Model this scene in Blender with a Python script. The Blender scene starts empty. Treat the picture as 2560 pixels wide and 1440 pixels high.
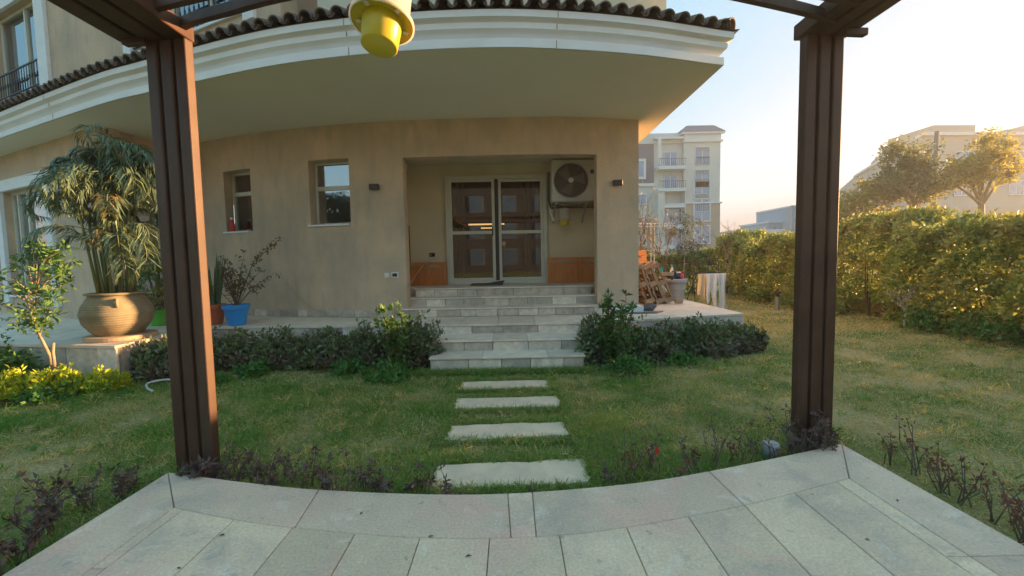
import bpy, math, random
import numpy as np
from mathutils import Vector, Matrix
random.seed(7); rng = np.random.default_rng(7)
rad = math.radians
S = bpy.context.scene
COL = S.collection

# ---------------------------------------------------------------- camera
CAM_H = 1.52
pitch, roll, fpx = rad(3.8), rad(1.1), 1066.0
F = Vector((0, math.cos(pitch), -math.sin(pitch)))
R0 = Vector((1, 0, 0)); U0 = R0.cross(F)
Rv = R0*math.cos(roll) - U0*math.sin(roll); Uv = R0*math.sin(roll) + U0*math.cos(roll)
cd = bpy.data.cameras.new('camera'); cam = bpy.data.objects.new('camera', cd); COL.objects.link(cam)
M = Matrix((Rv, Uv, -F)).transposed().to_4x4(); M.translation = Vector((0, 0, CAM_H)); cam.matrix_world = M
cd.sensor_width = 36; cd.lens = fpx/2560*36; cd.clip_start = 0.05; cd.clip_end = 2000
S.camera = cam

# ---------------------------------------------------------------- light
SUN_AZ, SUN_EL = rad(74.7), rad(8.0)          # azimuth from +Y towards +X
SAT = 3.1
WB = (1.46, .955, .78)   # camera white balance set for the shade
CAP = .59      # the sky never burns out to white
W = bpy.data.worlds.new('World'); S.world = W; W.use_nodes = True
nt = W.node_tree; nt.nodes.clear()
sky = nt.nodes.new('ShaderNodeTexSky'); sky.sky_type = 'NISHITA'; sky.sun_disc = False
sky.sun_elevation = SUN_EL; sky.sun_rotation = SUN_AZ
sky.air_density = 1.0; sky.dust_density = 0.8; sky.ozone_density = 5.0
bg = nt.nodes.new('ShaderNodeBackground'); bg.inputs[1].default_value = 0.15
wo = nt.nodes.new('ShaderNodeOutputWorld')
gm = nt.nodes.new('ShaderNodeGamma'); gm.inputs[1].default_value = 0.15   # soft shoulder for the bright sky round the low sun
nt.links.new(sky.outputs[0], gm.inputs[0]); hs = nt.nodes.new('ShaderNodeHueSaturation'); hs.inputs['Saturation'].default_value = SAT; nt.links.new(gm.outputs[0], hs.inputs['Color']); wb = nt.nodes.new('ShaderNodeVectorMath'); wb.operation = 'MULTIPLY'; wb.inputs[1].default_value = WB; nt.links.new(hs.outputs[0], wb.inputs[0])
sp = nt.nodes.new('ShaderNodeSeparateXYZ'); nt.links.new(wb.outputs[0], sp.inputs[0])
def mth(op, a, b):
    n = nt.nodes.new('ShaderNodeMath'); n.operation = op
    for k, v in ((0, a), (1, b)):
        if isinstance(v, (int, float)): n.inputs[k].default_value = v
        else: nt.links.new(v, n.inputs[k])
    return n.outputs[0]
mxv = mth('MAXIMUM', mth('MAXIMUM', sp.outputs[0], sp.outputs[1]), sp.outputs[2])
cap = nt.nodes.new('ShaderNodeVectorMath'); cap.operation = 'SCALE'; nt.links.new(wb.outputs[0], cap.inputs[0])
nt.links.new(mth('DIVIDE', CAP, mth('MAXIMUM', mxv, CAP)), cap.inputs['Scale'])
nt.links.new(cap.outputs[0], bg.inputs[0]); nt.links.new(bg.outputs[0], wo.inputs[0])
sd = bpy.data.lights.new('sun', 'SUN'); sd.energy = 2.0; sd.angle = rad(0.6); sd.color = (1, .58, .26)
so = bpy.data.objects.new('sun', sd); COL.objects.link(so)
sv = Vector((math.sin(SUN_AZ)*math.cos(SUN_EL), math.cos(SUN_AZ)*math.cos(SUN_EL), math.sin(SUN_EL)))
so.rotation_euler = sv.to_track_quat('Z', 'Y').to_euler(); so.location = (20, 5, 10)
S.view_settings.view_transform = 'Standard'; S.view_settings.look = 'None'
S.view_settings.gamma = 1; S.view_settings.exposure = 3.45

# ---------------------------------------------------------------- materials
MATS = {}
def mat(name, col, rough=.8, col2=None, scale=6, bump=0, bscale=60, tint=0, metal=0, spec=.5, transl=0, noise_d=4,
        ramp=(.35, .65), stain=None, coat=0, tcol=None, stretch=None):
    m = bpy.data.materials.new(name); m.use_nodes = True; t = m.node_tree; n = t.nodes; l = t.links
    b = n['Principled BSDF']; b.inputs['Roughness'].default_value = rough; b.inputs['Metallic'].default_value = metal
    b.inputs['Specular IOR Level'].default_value = spec; b.inputs['Coat Weight'].default_value = coat
    tc = n.new('ShaderNodeTexCoord'); vec = tc.outputs['Object']
    if stretch:
        mp = n.new('ShaderNodeMapping'); mp.inputs['Scale'].default_value = stretch; l.new(vec, mp.inputs[0]); vec2 = mp.outputs[0]
    else: vec2 = vec
    def rgb(c):
        r = n.new('ShaderNodeRGB'); r.outputs[0].default_value = (*c, 1); return r.outputs[0]
    out = rgb(col)
    if col2 is not None:
        no = n.new('ShaderNodeTexNoise'); no.inputs['Scale'].default_value = scale; no.inputs['Detail'].default_value = noise_d
        no.inputs['Roughness'].default_value = .6
        l.new(vec2, no.inputs['Vector'])
        cr = n.new('ShaderNodeMapRange'); cr.inputs[1].default_value = ramp[0]; cr.inputs[2].default_value = ramp[1]
        l.new(no.outputs[0], cr.inputs[0])
        mx = n.new('ShaderNodeMix'); mx.data_type = 'RGBA'; l.new(cr.outputs[0], mx.inputs[0]); l.new(out, mx.inputs[6]); l.new(rgb(col2), mx.inputs[7])
        out = mx.outputs[2]
    if stain:
        sc, sscale, st, amt = stain
        mp = n.new('ShaderNodeMapping'); mp.inputs['Scale'].default_value = st; l.new(vec, mp.inputs[0])
        no = n.new('ShaderNodeTexNoise'); no.inputs['Scale'].default_value = sscale; no.inputs['Detail'].default_value = 5; l.new(mp.outputs[0], no.inputs['Vector'])
        cr = n.new('ShaderNodeMapRange'); cr.inputs[1].default_value = .5; cr.inputs[2].default_value = .75; cr.inputs[4].default_value = amt; l.new(no.outputs[0], cr.inputs[0])
        mx = n.new('ShaderNodeMix'); mx.data_type = 'RGBA'; l.new(cr.outputs[0], mx.inputs[0]); l.new(out, mx.inputs[6]); l.new(rgb(sc), mx.inputs[7]); out = mx.outputs[2]
    if tint or tcol:
        a = n.new('ShaderNodeAttribute'); a.attribute_name = 'tint'
        if tcol:
            mx = n.new('ShaderNodeMix'); mx.data_type = 'RGBA'; l.new(a.outputs['Fac'], mx.inputs[0]); l.new(out, mx.inputs[6]); l.new(rgb(tcol), mx.inputs[7]); out = mx.outputs[2]
        if tint:
            mr = n.new('ShaderNodeMapRange'); mr.inputs[3].default_value = 1-tint; mr.inputs[4].default_value = 1+tint; l.new(a.outputs['Fac'], mr.inputs[0])
            vm = n.new('ShaderNodeVectorMath'); vm.operation = 'SCALE'; l.new(out, vm.inputs[0]); l.new(mr.outputs[0], vm.inputs['Scale']); out = vm.outputs[0]
    l.new(out, b.inputs['Base Color'])
    if bump:
        no = n.new('ShaderNodeTexNoise'); no.inputs['Scale'].default_value = bscale; no.inputs['Detail'].default_value = 5; l.new(vec, no.inputs['Vector'])
        bp = n.new('ShaderNodeBump'); bp.inputs['Strength'].default_value = bump; bp.inputs['Distance'].default_value = .02
        l.new(no.outputs[0], bp.inputs['Height']); l.new(bp.outputs[0], b.inputs['Normal'])
    if transl:
        tr = n.new('ShaderNodeBsdfTranslucent'); vm = n.new('ShaderNodeVectorMath'); vm.operation = 'MULTIPLY'; vm.inputs[1].default_value = (1.15, 1.2, .5)
        l.new(out, vm.inputs[0]); l.new(vm.outputs[0], tr.inputs[0])
        ms = n.new('ShaderNodeMixShader'); ms.inputs[0].default_value = transl
        l.new(b.outputs[0], ms.inputs[1]); l.new(tr.outputs[0], ms.inputs[2]); l.new(ms.outputs[0], n['Material Output'].inputs[0])
    MATS[name] = m; return m

mat('tan_stucco', (.64, .47, .315), .9, (.48, .375, .27), 1.5, .6, 30, noise_d=8, stain=((.36, .30, .235), 4.5, (1.3, 1.3, .3), .5))
mat('pale_stucco', (.62, .58, .44), .9, (.56, .52, .40), 1.3, .2, 50)
mat('recess_paint', (.70, .60, .40), .85, (.62, .54, .36), .9, .08, 70, stain=((.36, .33, .26), 1.5, (1, 1, .6), .4))
mat('soffit_paint', (.80, .76, .64), .85, (.76, .72, .60), .7, .05, 40)
mat('white_plaster', (.82, .83, .84), .7, (.76, .77, .77), 1.6, .06, 60, stain=((.55, .52, .46), 1.8, (1, 1, 3), .25))
mat('lilac_plaster', (.60, .58, .56), .8, (.55, .53, .50), 2, .05, 60)
mat('roof_tile', (.20, .155, .125), .85, (.12, .10, .085), 9, .3, 80, tint=.3)
mat('cream_frame', (.62, .61, .50), .4, (.56, .55, .45), 3)
mat('dark_rubber', (.03, .03, .03), .6)
mat('stone', (.70, .585, .47), .8, (.48, .41, .335), 9, .35, 60, tint=.36, stain=((.45, .43, .38), 3, (1, 1, 1), .5))
mat('tread', (.80, .67, .53), .75, (.67, .565, .45), 6, .1, 70, tint=.1)
mat('grout', (.30, .26, .205), .95)
mat('patio_stone', (.84, .64, .43), .8, (.72, .55, .375), 3.2, .12, 90, tint=.14, stain=((.70, .46, .33), 1.0, (1, 1, 1), .6))
mat('border_stone', (.84, .63, .44), .8, (.73, .55, .39), 2.6, .1, 90, tint=.12, stain=((.74, .46, .35), .9, (1, 1, 1), .8))
for nm in ('patio_stone', 'border_stone'):
    m_ = MATS[nm]; n_ = m_.node_tree.nodes; l_ = m_.node_tree.links; bs = n_['Principled BSDF']; src = bs.inputs['Base Color'].links[0].from_socket
    tc0 = n_.new('ShaderNodeTexCoord')
    for sc_, lo, hi, amt_, colr in ((2.1, .50, .66, .55, (.46, .38, .31, 1)), (1.4, .52, .66, .6, (.80, .47, .36, 1)), (5.5, .56, .68, .5, (.90, .78, .62, 1)), (9, .60, .70, .45, (.36, .30, .25, 1))):
        nn_ = n_.new('ShaderNodeTexNoise'); nn_.inputs['Scale'].default_value = sc_; nn_.inputs['Detail'].default_value = 7; nn_.inputs['Roughness'].default_value = .62; nn_.inputs['Distortion'].default_value = .6
        mp_ = n_.new('ShaderNodeMapping'); mp_.inputs['Location'].default_value = (sc_*3.1, sc_*1.7, 0); l_.new(tc0.outputs['Object'], mp_.inputs[0]); l_.new(mp_.outputs[0], nn_.inputs['Vector'])
        mr_ = n_.new('ShaderNodeMapRange'); mr_.inputs[1].default_value = lo; mr_.inputs[2].default_value = hi; mr_.inputs[4].default_value = amt_; l_.new(nn_.outputs[0], mr_.inputs[0])
        mm_ = n_.new('ShaderNodeMix'); mm_.data_type = 'RGBA'; l_.new(mr_.outputs[0], mm_.inputs[0]); l_.new(src, mm_.inputs[6]); mm_.inputs[7].default_value = colr; src = mm_.outputs[2]
    tc_ = n_.new('ShaderNodeTexCoord'); vo = n_.new('ShaderNodeTexVoronoi'); vo.inputs['Scale'].default_value = 6.5; vo.inputs['Randomness'].default_value = 1
    no_ = n_.new('ShaderNodeTexNoise'); no_.inputs['Scale'].default_value = 30; no_.inputs['Detail'].default_value = 3
    ad = n_.new('ShaderNodeVectorMath'); ad.operation = 'SCALE'; ad.inputs['Scale'].default_value = .06; l_.new(tc_.outputs['Object'], no_.inputs['Vector']); l_.new(no_.outputs['Color'], ad.inputs[0])
    ad2 = n_.new('ShaderNodeVectorMath'); ad2.operation = 'ADD'; l_.new(tc_.outputs['Object'], ad2.inputs[0]); l_.new(ad.outputs[0], ad2.inputs[1]); l_.new(ad2.outputs[0], vo.inputs['Vector'])
    sub_ = n_.new('ShaderNodeMath'); sub_.operation = 'MULTIPLY_ADD'; l_.new(vo.outputs['Color'], sub_.inputs[0]); sub_.inputs[1].default_value = .19; sub_.inputs[2].default_value = -.06
    lt_ = n_.new('ShaderNodeMath'); lt_.operation = 'LESS_THAN'; l_.new(vo.outputs['Distance'], lt_.inputs[0]); l_.new(sub_.outputs[0], lt_.inputs[1])
    fn = n_.new('ShaderNodeTexNoise'); fn.inputs['Scale'].default_value = 70; fn.inputs['Detail'].default_value = 4; l_.new(tc_.outputs['Object'], fn.inputs['Vector'])
    fr_ = n_.new('ShaderNodeMapRange'); fr_.inputs[1].default_value = .3; fr_.inputs[2].default_value = .7; fr_.inputs[3].default_value = .84; fr_.inputs[4].default_value = 1.1; l_.new(fn.outputs[0], fr_.inputs[0])
    vs_ = n_.new('ShaderNodeVectorMath'); vs_.operation = 'SCALE'; l_.new(src, vs_.inputs[0]); l_.new(fr_.outputs[0], vs_.inputs['Scale'])
    mx_ = n_.new('ShaderNodeMix'); mx_.data_type = 'RGBA'; mf = n_.new('ShaderNodeMath'); mf.operation = 'MULTIPLY'; mf.inputs[1].default_value = .38; l_.new(lt_.outputs[0], mf.inputs[0]); l_.new(mf.outputs[0], mx_.inputs[0]); l_.new(vs_.outputs[0], mx_.inputs[6]); mx_.inputs[7].default_value = (.20, .17, .14, 1); l_.new(mx_.outputs[2], bs.inputs['Base Color'])
mat('step_slab', (.80, .62, .43), .85, (.64, .50, .35), 5, .25, 60)
mat('brown_steel', (.090, .044, .026), .5, (.062, .032, .020), 4, .06, 90, spec=.3, stain=((.13, .085, .06), 3, (3, 3, .25), .4))
mat('steel_core', (.05, .028, .02), .6)
mat('iron', (.03, .028, .027), .5)
mat('clay', (.33, .27, .165), .8, (.25, .205, .13), 5, .15, 50)
mat('terracotta_saucer', (.52, .36, .22), .8, (.45, .32, .2), 6)
mat('blue_plastic', (.02, .28, .72), .4); mat('green_plastic', (.10, .45, .05), .45); mat('orange_plastic', (.50, .12, .05), .5)
mat('grey_plastic', (.40, .41, .43), .5, (.34, .35, .37), 4); mat('soil', (.06, .045, .03), 1)
mat('yellow_plastic', (.55, .42, .02), .35); mat('white_plastic', (.72, .72, .68), .4); mat('ac_case', (.62, .62, .55), .45, (.54, .54, .47), 3)
mat('ac_grille', (.17, .165, .15), .5); mat('cupboard_wood', (.58, .20, .045), .45, (.46, .14, .03), 2.5, .05, 60, stretch=(6, 6, 1))
mat('pallet_wood', (.44, .32, .21), .8, (.34, .24, .15), 5, .2, 60, tint=.2); mat('sunlit_wood', (.80, .33, .10), .7, (.68, .27, .08), 5, .1, 50)  # the second wood has the low sun's orange light put into its colour
mat('stick_wood', (.16, .10, .05), .7); mat('bark', (.16, .12, .085), .9, (.10, .075, .05), 14, .3, 60); mat('pale_bark', (.38, .29, .19), .85, (.28, .21, .13), 14, .2, 60)
mat('grey_bark', (.33, .29, .25), .9); mat('cane', (.20, .22, .08), .6)
mat('mat_fabric', (.035, .035, .037), .95, (.06, .06, .06), 30); mat('red_plastic', (.50, .02, .015), .35); mat('black_plastic', (.012, .012, .014), .35)
mat('cyan_plastic', (.03, .45, .50), .4); mat('cream_cloth', (.80, .68, .52), .9, transl=.2); mat('white_cloth', (.84, .86, 1.0), .9, (.76, .78, .95), 5, transl=.25)
mat('pink_plastic', (.65, .06, .10), .4); mat('grey_cloth', (.12, .11, .11), .95); mat('cable', (.42, .37, .28), .6); mat('hose', (.55, .55, .52), .5)
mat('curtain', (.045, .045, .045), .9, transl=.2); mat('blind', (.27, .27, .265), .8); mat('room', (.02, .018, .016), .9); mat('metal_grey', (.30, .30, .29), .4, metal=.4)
mat('shade_roll', (.33, .34, .34), .7)
# foliage
mat('palm_leaf', (.085, .15, .095), .5, (.15, .22, .16), 2.5, tint=.35, transl=.15, tcol=(.14, .19, .10))
mat('dry_leaf', (.36, .27, .10), .7, (.26, .21, .09), 8, tint=.3, transl=.35)
mat('green_leaf', (.085, .19, .05), .5, (.14, .26, .06), 6, tint=.4, transl=.3)
mat('weed_leaf', (.07, .20, .045), .55, (.11, .26, .05), 6, tint=.35, transl=.3)
mat('dark_leaf', (.15, .20, .09), .55, (.20, .135, .11), 1.6, tint=.5, transl=.15, ramp=(.48, .66))
mat('lime_leaf', (.60, .58, .03), .5, (.28, .42, .04), 3, tint=.3, transl=.35)
mat('purple_leaf', (.12, .10, .085), .55, (.17, .075, .07), 9, tint=.4, transl=.15)
mat('rust_leaf', (.26, .08, .055), .6, (.16, .065, .05), 9, tint=.4, transl=.2)
mat('hedge_leaf', (.25, .32, .085), .55, (.38, .36, .12), 1.6, tint=.45, transl=.28, ramp=(.4, .62))
mat('grey_leaf', (.11, .13, .10), .6, (.15, .15, .11), 2, tint=.35, transl=.3)
mat('golden_leaf', (.48, .36, .08), .6, (.30, .28, .09), .5, tint=.35, transl=.4)
mat('olive_leaf', (.19, .21, .12), .6, (.28, .25, .10), .5, tint=.35, transl=.35)
mat('snake_leaf', (.045, .10, .045), .5, (.10, .15, .07), 18, tint=.2)
mat('yellow_flower', (.8, .55, .03), .5, transl=.3); mat('dry_twig', (.12, .09, .06), .9)
mat('brown_leaf', (.12, .11, .055), .7, (.16, .12, .06), 8, tint=.4, transl=.25)

def ground_mat():
    m = bpy.data.materials.new('turf'); m.use_nodes = True; t = m.node_tree; n = t.nodes; l = t.links; b = n['Principled BSDF']; b.inputs['Roughness'].default_value = .95
    b.inputs['Specular IOR Level'].default_value = .15
    tc = n.new('ShaderNodeTexCoord')
    def noise(s, d=5):
        x = n.new('ShaderNodeTexNoise'); x.inputs['Scale'].default_value = s; x.inputs['Detail'].default_value = d; l.new(tc.outputs['Object'], x.inputs['Vector']); return x.outputs[0]
    r = n.new('ShaderNodeValToRGB'); e = r.color_ramp.elements
    e[0].position = .36; e[0].color = (.12, .18, .035, 1); e[1].position = .62; e[1].color = (.44, .34, .155, 1)
    k = e.new(.5); k.color = (.26, .24, .08, 1)
    l.new(noise(1.1), r.inputs[0])
    r2 = n.new('ShaderNodeMapRange'); r2.inputs[1].default_value = .3; r2.inputs[2].default_value = .7; r2.inputs[3].default_value = .55; r2.inputs[4].default_value = 1.25
    l.new(noise(40), r2.inputs[0])
    v = n.new('ShaderNodeVectorMath'); v.operation = 'SCALE'; l.new(r.outputs[0], v.inputs[0]); l.new(r2.outputs[0], v.inputs['Scale']); l.new(v.outputs[0], b.inputs['Base Color'])
    bp = n.new('ShaderNodeBump'); bp.inputs['Strength'].default_value = .6; bp.inputs['Distance'].default_value = .03; l.new(noise(60), bp.inputs['Height']); l.new(bp.outputs[0], b.inputs['Normal'])
    MATS['turf'] = m
ground_mat()
def glass_mat(name, refl=.22, base=(.02, .02, .02), see=True):
    m = bpy.data.materials.new(name); m.use_nodes = True; t = m.node_tree; n = t.nodes; l = t.links; n.remove(n['Principled BSDF'])
    g = n.new('ShaderNodeBsdfGlossy'); g.inputs['Roughness'].default_value = .015; g.inputs['Color'].default_value = (.9, .95, 1, 1)
    if see: d = n.new('ShaderNodeBsdfTransparent'); d.inputs[0].default_value = (.75, .78, .76, 1)
    else: d = n.new('ShaderNodeBsdfDiffuse'); d.inputs[0].default_value = (*base, 1)
    f = n.new('ShaderNodeLayerWeight'); f.inputs[0].default_value = .35
    mr = n.new('ShaderNodeMapRange'); mr.inputs[3].default_value = refl; mr.inputs[4].default_value = 1; l.new(f.outputs['Fresnel'], mr.inputs[0])
    x = n.new('ShaderNodeMixShader'); l.new(mr.outputs[0], x.inputs[0]); l.new(d.outputs[0], x.inputs[1]); l.new(g.outputs[0], x.inputs[2])
    l.new(x.outputs[0], n['Material Output'].inputs[0]); MATS[name] = m
glass_mat('glass', .025); glass_mat('far_glass', .08, (.15, .24, .38), False); glass_mat('window_glass', .28)
def clear_mat():
    m = bpy.data.materials.new('clear_plastic'); m.use_nodes = True; t = m.node_tree; n = t.nodes; l = t.links; b = n['Principled BSDF']
    b.inputs['Base Color'].default_value = (.80, .78, .76, 1); b.inputs['Roughness'].default_value = .25
    tr = n.new('ShaderNodeBsdfTransparent'); tl = n.new('ShaderNodeBsdfTranslucent'); tl.inputs[0].default_value = (.8, .78, .74, 1)
    a = n.new('ShaderNodeMixShader'); a.inputs[0].default_value = .45; l.new(b.outputs[0], a.inputs[1]); l.new(tl.outputs[0], a.inputs[2])
    c = n.new('ShaderNodeMixShader'); c.inputs[0].default_value = .45; l.new(a.outputs[0], c.inputs[1]); l.new(tr.outputs[0], c.inputs[2]); l.new(c.outputs[0], n['Material Output'].inputs[0])
    MATS['clear_plastic'] = m
clear_mat()
def emit_mat(name, c, s):
    m = bpy.data.materials.new(name); m.use_nodes = True; b = m.node_tree.nodes['Principled BSDF']
    b.inputs['Emission Color'].default_value = (*c, 1); b.inputs['Emission Strength'].default_value = s; MATS[name] = m
emit_mat('lamp_glow', (1, .55, .2), .16)

# ---------------------------------------------------------------- helpers
def V(*a): return Vector(a)
class MB:
    def __init__(s): s.v = []; s.f = []; s.t = []; s.np = []
    def add(s, vs, fs, tint=.5):
        o = len(s.v); s.v += [tuple(p) for p in vs]
        for f in fs: s.f.append(tuple(i+o for i in f)); s.t.append(tint)
        return s
    def hexa(s, b, t, tint=.5):     # b, t: matching loops (ccw) bottom/top
        n = len(b)
        return s.add(list(b)+list(t), [tuple(range(n-1, -1, -1)), tuple(range(n, 2*n))]+[(i, (i+1) % n, n+(i+1) % n, n+i) for i in range(n)], tint)
    def box(s, c, d, rz=0, tint=.5, m=None):
        x, y, z = d[0]/2, d[1]/2, d[2]/2
        P = [V(-x, -y, -z), V(x, -y, -z), V(x, y, -z), V(-x, y, -z), V(-x, -y, z), V(x, -y, z), V(x, y, z), V(-x, y, z)]
        mm = m if m is not None else Matrix.Rotation(rz, 3, 'Z'); P = [mm @ p + V(*c) for p in P]
        return s.hexa(P[:4], P[4:], tint)
    def lohi(s, a, b, tint=.5): return s.box([(a[i]+b[i])/2 for i in range(3)], [b[i]-a[i] for i in range(3)], 0, tint)
    def prism(s, pts, z0, z1, tint=.5): return s.hexa([(x, y, z0) for x, y in pts], [(x, y, z1) for x, y in pts], tint)
    def bar(s, a, b, w, h, up=(0, 0, 1), tint=.5):
        a, b = V(*a), V(*b); d = (b-a).normalized(); up = V(*up); sx = d.cross(up)
        if sx.length < 1e-4: sx = d.cross(V(1, 0, 0))
        sx.normalize(); uz = sx.cross(d)
        q = [sx*i*w/2+uz*j*h/2 for i, j in ((-1, -1), (1, -1), (1, 1), (-1, 1))]
        return s.hexa([a+k for k in q][::-1], [b+k for k in q][::-1], tint)
    def tube(s, pts, r, n=8, tint=.5, cap=True):
        pts = [V(*p) for p in pts]; R = r if isinstance(r, (list, tuple)) else [r]*len(pts); o = len(s.v); up = None
        for i, p in enumerate(pts):
            d = (pts[min(i+1, len(pts)-1)]-pts[max(i-1, 0)]).normalized()
            if up is None: up = d.orthogonal().normalized()
            up = (up-d*up.dot(d))
            up = up.normalized() if up.length > 1e-5 else d.orthogonal().normalized()
            q = d.cross(up)
            for k in range(n):
                a = 2*math.pi*k/n; s.v.append(tuple(p+(up*math.cos(a)+q*math.sin(a))*R[i]))
        for i in range(len(pts)-1):
            for k in range(n):
                s.f.append((o+i*n+k, o+i*n+(k+1) % n, o+(i+1)*n+(k+1) % n, o+(i+1)*n+k)); s.t.append(tint)
        if cap:
            s.f.append(tuple(o+k for k in range(n))[::-1]); s.t.append(tint); s.f.append(tuple(o+(len(pts)-1)*n+k for k in range(n))); s.t.append(tint)
        return s
    def lathe(s, prof, c=(0, 0, 0), n=32, tint=.5, m=None, closed=False):
        o = len(s.v); mm = m or Matrix.Identity(3); c = V(*c)
        for r, z in prof:
            for k in range(n):
                a = 2*math.pi*k/n; s.v.append(tuple(mm @ V(r*math.cos(a), r*math.sin(a), z)+c))
        for i in range(len(prof)-1):
            for k in range(n): s.f.append((o+i*n+k, o+i*n+(k+1) % n, o+(i+1)*n+(k+1) % n, o+(i+1)*n+k)); s.t.append(tint)
        return s
    def leaves(s, P, D, L, Wd, tint=None, N=None, fold=.25):   # arrays: base points, directions, length, width
        P = np.asarray(P, float); D = np.asarray(D, float); n = len(P)
        D = D/np.maximum(np.linalg.norm(D, axis=1, keepdims=True), 1e-6)
        if N is None: N = rng.normal(size=(n, 3))
        Q = np.cross(D, N); Q /= np.maximum(np.linalg.norm(Q, axis=1, keepdims=True), 1e-6); Nn = np.cross(Q, D)
        L = np.broadcast_to(L, (n,))[:, None]; Wd = np.broadcast_to(Wd, (n,))[:, None]
        a = P; c = P+D*L-Nn*L*fold*.6; m_ = P+D*L*.45+Nn*L*fold*.3
        vs = np.stack([a, m_+Q*Wd/2, c, m_-Q*Wd/2], 1)
        s.np.append((vs.reshape(-1, 3), rng.random(n) if tint is None else np.broadcast_to(tint, (n,)))); return s
    def build(s, name, m, parent=None, origin=None, smooth=False, **tags):
        if parent is not None: org = V(*parent['_o'])
        else: org = V(*(origin or (0, 0, 0)))
        me = bpy.data.meshes.new(name)
        if s.np:
            nv = np.concatenate([a for a, _ in s.np]); ti = np.concatenate([b for _, b in s.np]); n = len(ti); k = len(s.v)
            av = np.concatenate([np.array(s.v, float).reshape(-1, 3), nv])-np.array(org)
            lt = [len(f) for f in s.f]
            loops = np.concatenate([np.array([i for f in s.f for i in f], int), np.arange(4*n)+k]) if s.f else np.arange(4*n)+k
            tot = np.array(lt+[4]*n); st = np.concatenate([[0], np.cumsum(tot)[:-1]])
            me.vertices.add(len(av)); me.vertices.foreach_set('co', av.ravel()); me.loops.add(len(loops)); me.loops.foreach_set('vertex_index', loops)
            me.polygons.add(len(tot)); me.polygons.foreach_set('loop_start', st); me.polygons.foreach_set('loop_total', tot)
            tints = np.concatenate([np.array(s.t, float), ti]); me.update(calc_edges=True)
        else:
            me.from_pydata([(p[0]-org.x, p[1]-org.y, p[2]-org.z) for p in s.v], [], s.f); tints = np.array(s.t, float); me.update()
        at = me.attributes.new('tint', 'FLOAT', 'FACE'); at.data.foreach_set('value', tints.astype(np.float32))
        if smooth: me.polygons.foreach_set('use_smooth', [True]*len(me.polygons))
        me.materials.append(MATS[m]); o = bpy.data.objects.new(name, me); COL.objects.link(o); o['_o'] = tuple(org)
        if parent is not None: o.parent = parent
        else: o.location = org
        for k, v in tags.items(): o[k] = v
        return o
def bevel(o, w=.008, seg=2):
    b = o.modifiers.new('bevel', 'BEVEL'); b.width = w; b.segments = seg; b.limit_method = 'ANGLE'; b.angle_limit = rad(40); return o
def thing(name, label, category, loc, group=None):
    o = bpy.data.objects.new(name, None); COL.objects.link(o); o.location = loc; o.empty_display_size = .1; o['_o'] = tuple(loc)
    o['label'] = label; o['category'] = category
    if group: o['group'] = group
    return o
def copy_tree(o, loc, rz=0, sc=1, label=None, group=None):
    c = o.copy(); COL.objects.link(c); c.location = loc; c.rotation_euler = (0, 0, rz); c.scale = (sc, sc, sc)
    if label: c['label'] = label
    if group: c['group'] = group
    for ch in list(o.children):
        d = ch.copy(); COL.objects.link(d); d.parent = c
        for g in list(ch.children):
            e = g.copy(); COL.objects.link(e); e.parent = d
    return c
def catmull(P, step=.12):
    P = [np.array(p, float) for p in P]; P = [2*P[0]-P[1]]+P+[2*P[-1]-P[-2]]; out = []
    for i in range(1, len(P)-2):
        n = max(2, int(np.linalg.norm(P[i+1]-P[i])/step))
        for k in range(n):
            t = k/n; a, b, c, d = P[i-1:i+3]
            out.append(.5*((2*b)+(c-a)*t+(2*a-5*b+4*c-d)*t*t+(-a+3*b-3*c+d)*t**3))
    out.append(P[-2]); return [tuple(p) for p in out]
def offset(path, o):        # offset to the left-hand normal side (towards -Y for a path running +X when o>0)
    n = len(path); out = []
    for i in range(n):
        a = np.array(path[max(i-1, 0)]); b = np.array(path[min(i+1, n-1)]); t = (b-a)/np.linalg.norm(b-a); out.append((path[i][0]+t[1]*o, path[i][1]-t[0]*o))
    return out

# ================================================================ GROUND
g = MB(); g.add([(-600, -600, 0), (600, -600, 0), (600, 900, 0), (-600, 900, 0)], [(0, 1, 2, 3)]); g.build('lawn', 'turf', kind='structure')

# patio: curved front edge (concave towards the camera), square slabs in a border
FE = [(-2.40, 2.86), (-1.75, 2.70), (-1.23, 2.595), (-.46, 2.515), (.1, 2.52), (.79, 2.61), (1.37, 2.76), (2.04, 2.97), (2.44, 3.10)]
IE = [(-2.02, 2.43), (-1.59, 2.30), (-1.18, 2.21), (-.5, 2.11), (.1, 2.10), (.57, 2.16), (1.3, 2.34), (2.11, 2.61)]
fe = catmull(FE, .06); ie = catmull(IE, .06)
fy = lambda x: float(np.interp(x, [p[0] for p in fe], [p[1] for p in fe])); iy = lambda x: float(np.interp(x, [p[0] for p in ie], [p[1] for p in ie]))
PZ = .10
b = MB(); b.prism([(-2.395, -2)]+[(2.435, -2)]+[(x, y-.005) for x, y in fe[::-1] if -2.395 < x < 2.435], 0, PZ-.012)
patio = b.build('patio', 'grout', kind='structure')
gap = .0026
def slab(mb, pts, tint=None): mb.prism(pts, .02, PZ, random.random() if tint is None else tint)
def strip_x(f0, f1, x0, x1, n=7): xs = np.linspace(x0, x1, n); return [(x, f0(x)) for x in xs]+[(x, f1(x)) for x in xs[::-1]]
b = MB()
for (a0, a1), (c0, c1) in zip([(-2.40, -1.24), (-1.24, -.05), (-.05, .10), (.10, 1.28), (1.28, 2.44)], [(-2.02, -1.20), (-1.20, -.03), (-.03, .10), (.10, 1.30), (1.30, 2.11)]):
    xo = np.linspace(a0+(gap if a0 > -2.4 else 0), a1-(gap if a1 < 2.44 else 0), 12); xi = np.linspace(c0+gap, c1-gap, 12)
    top = [(x, iy(x)+gap) for x in xi]+[(x, fy(x)) for x in xo[::-1]]
    slab(b, top)
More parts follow.
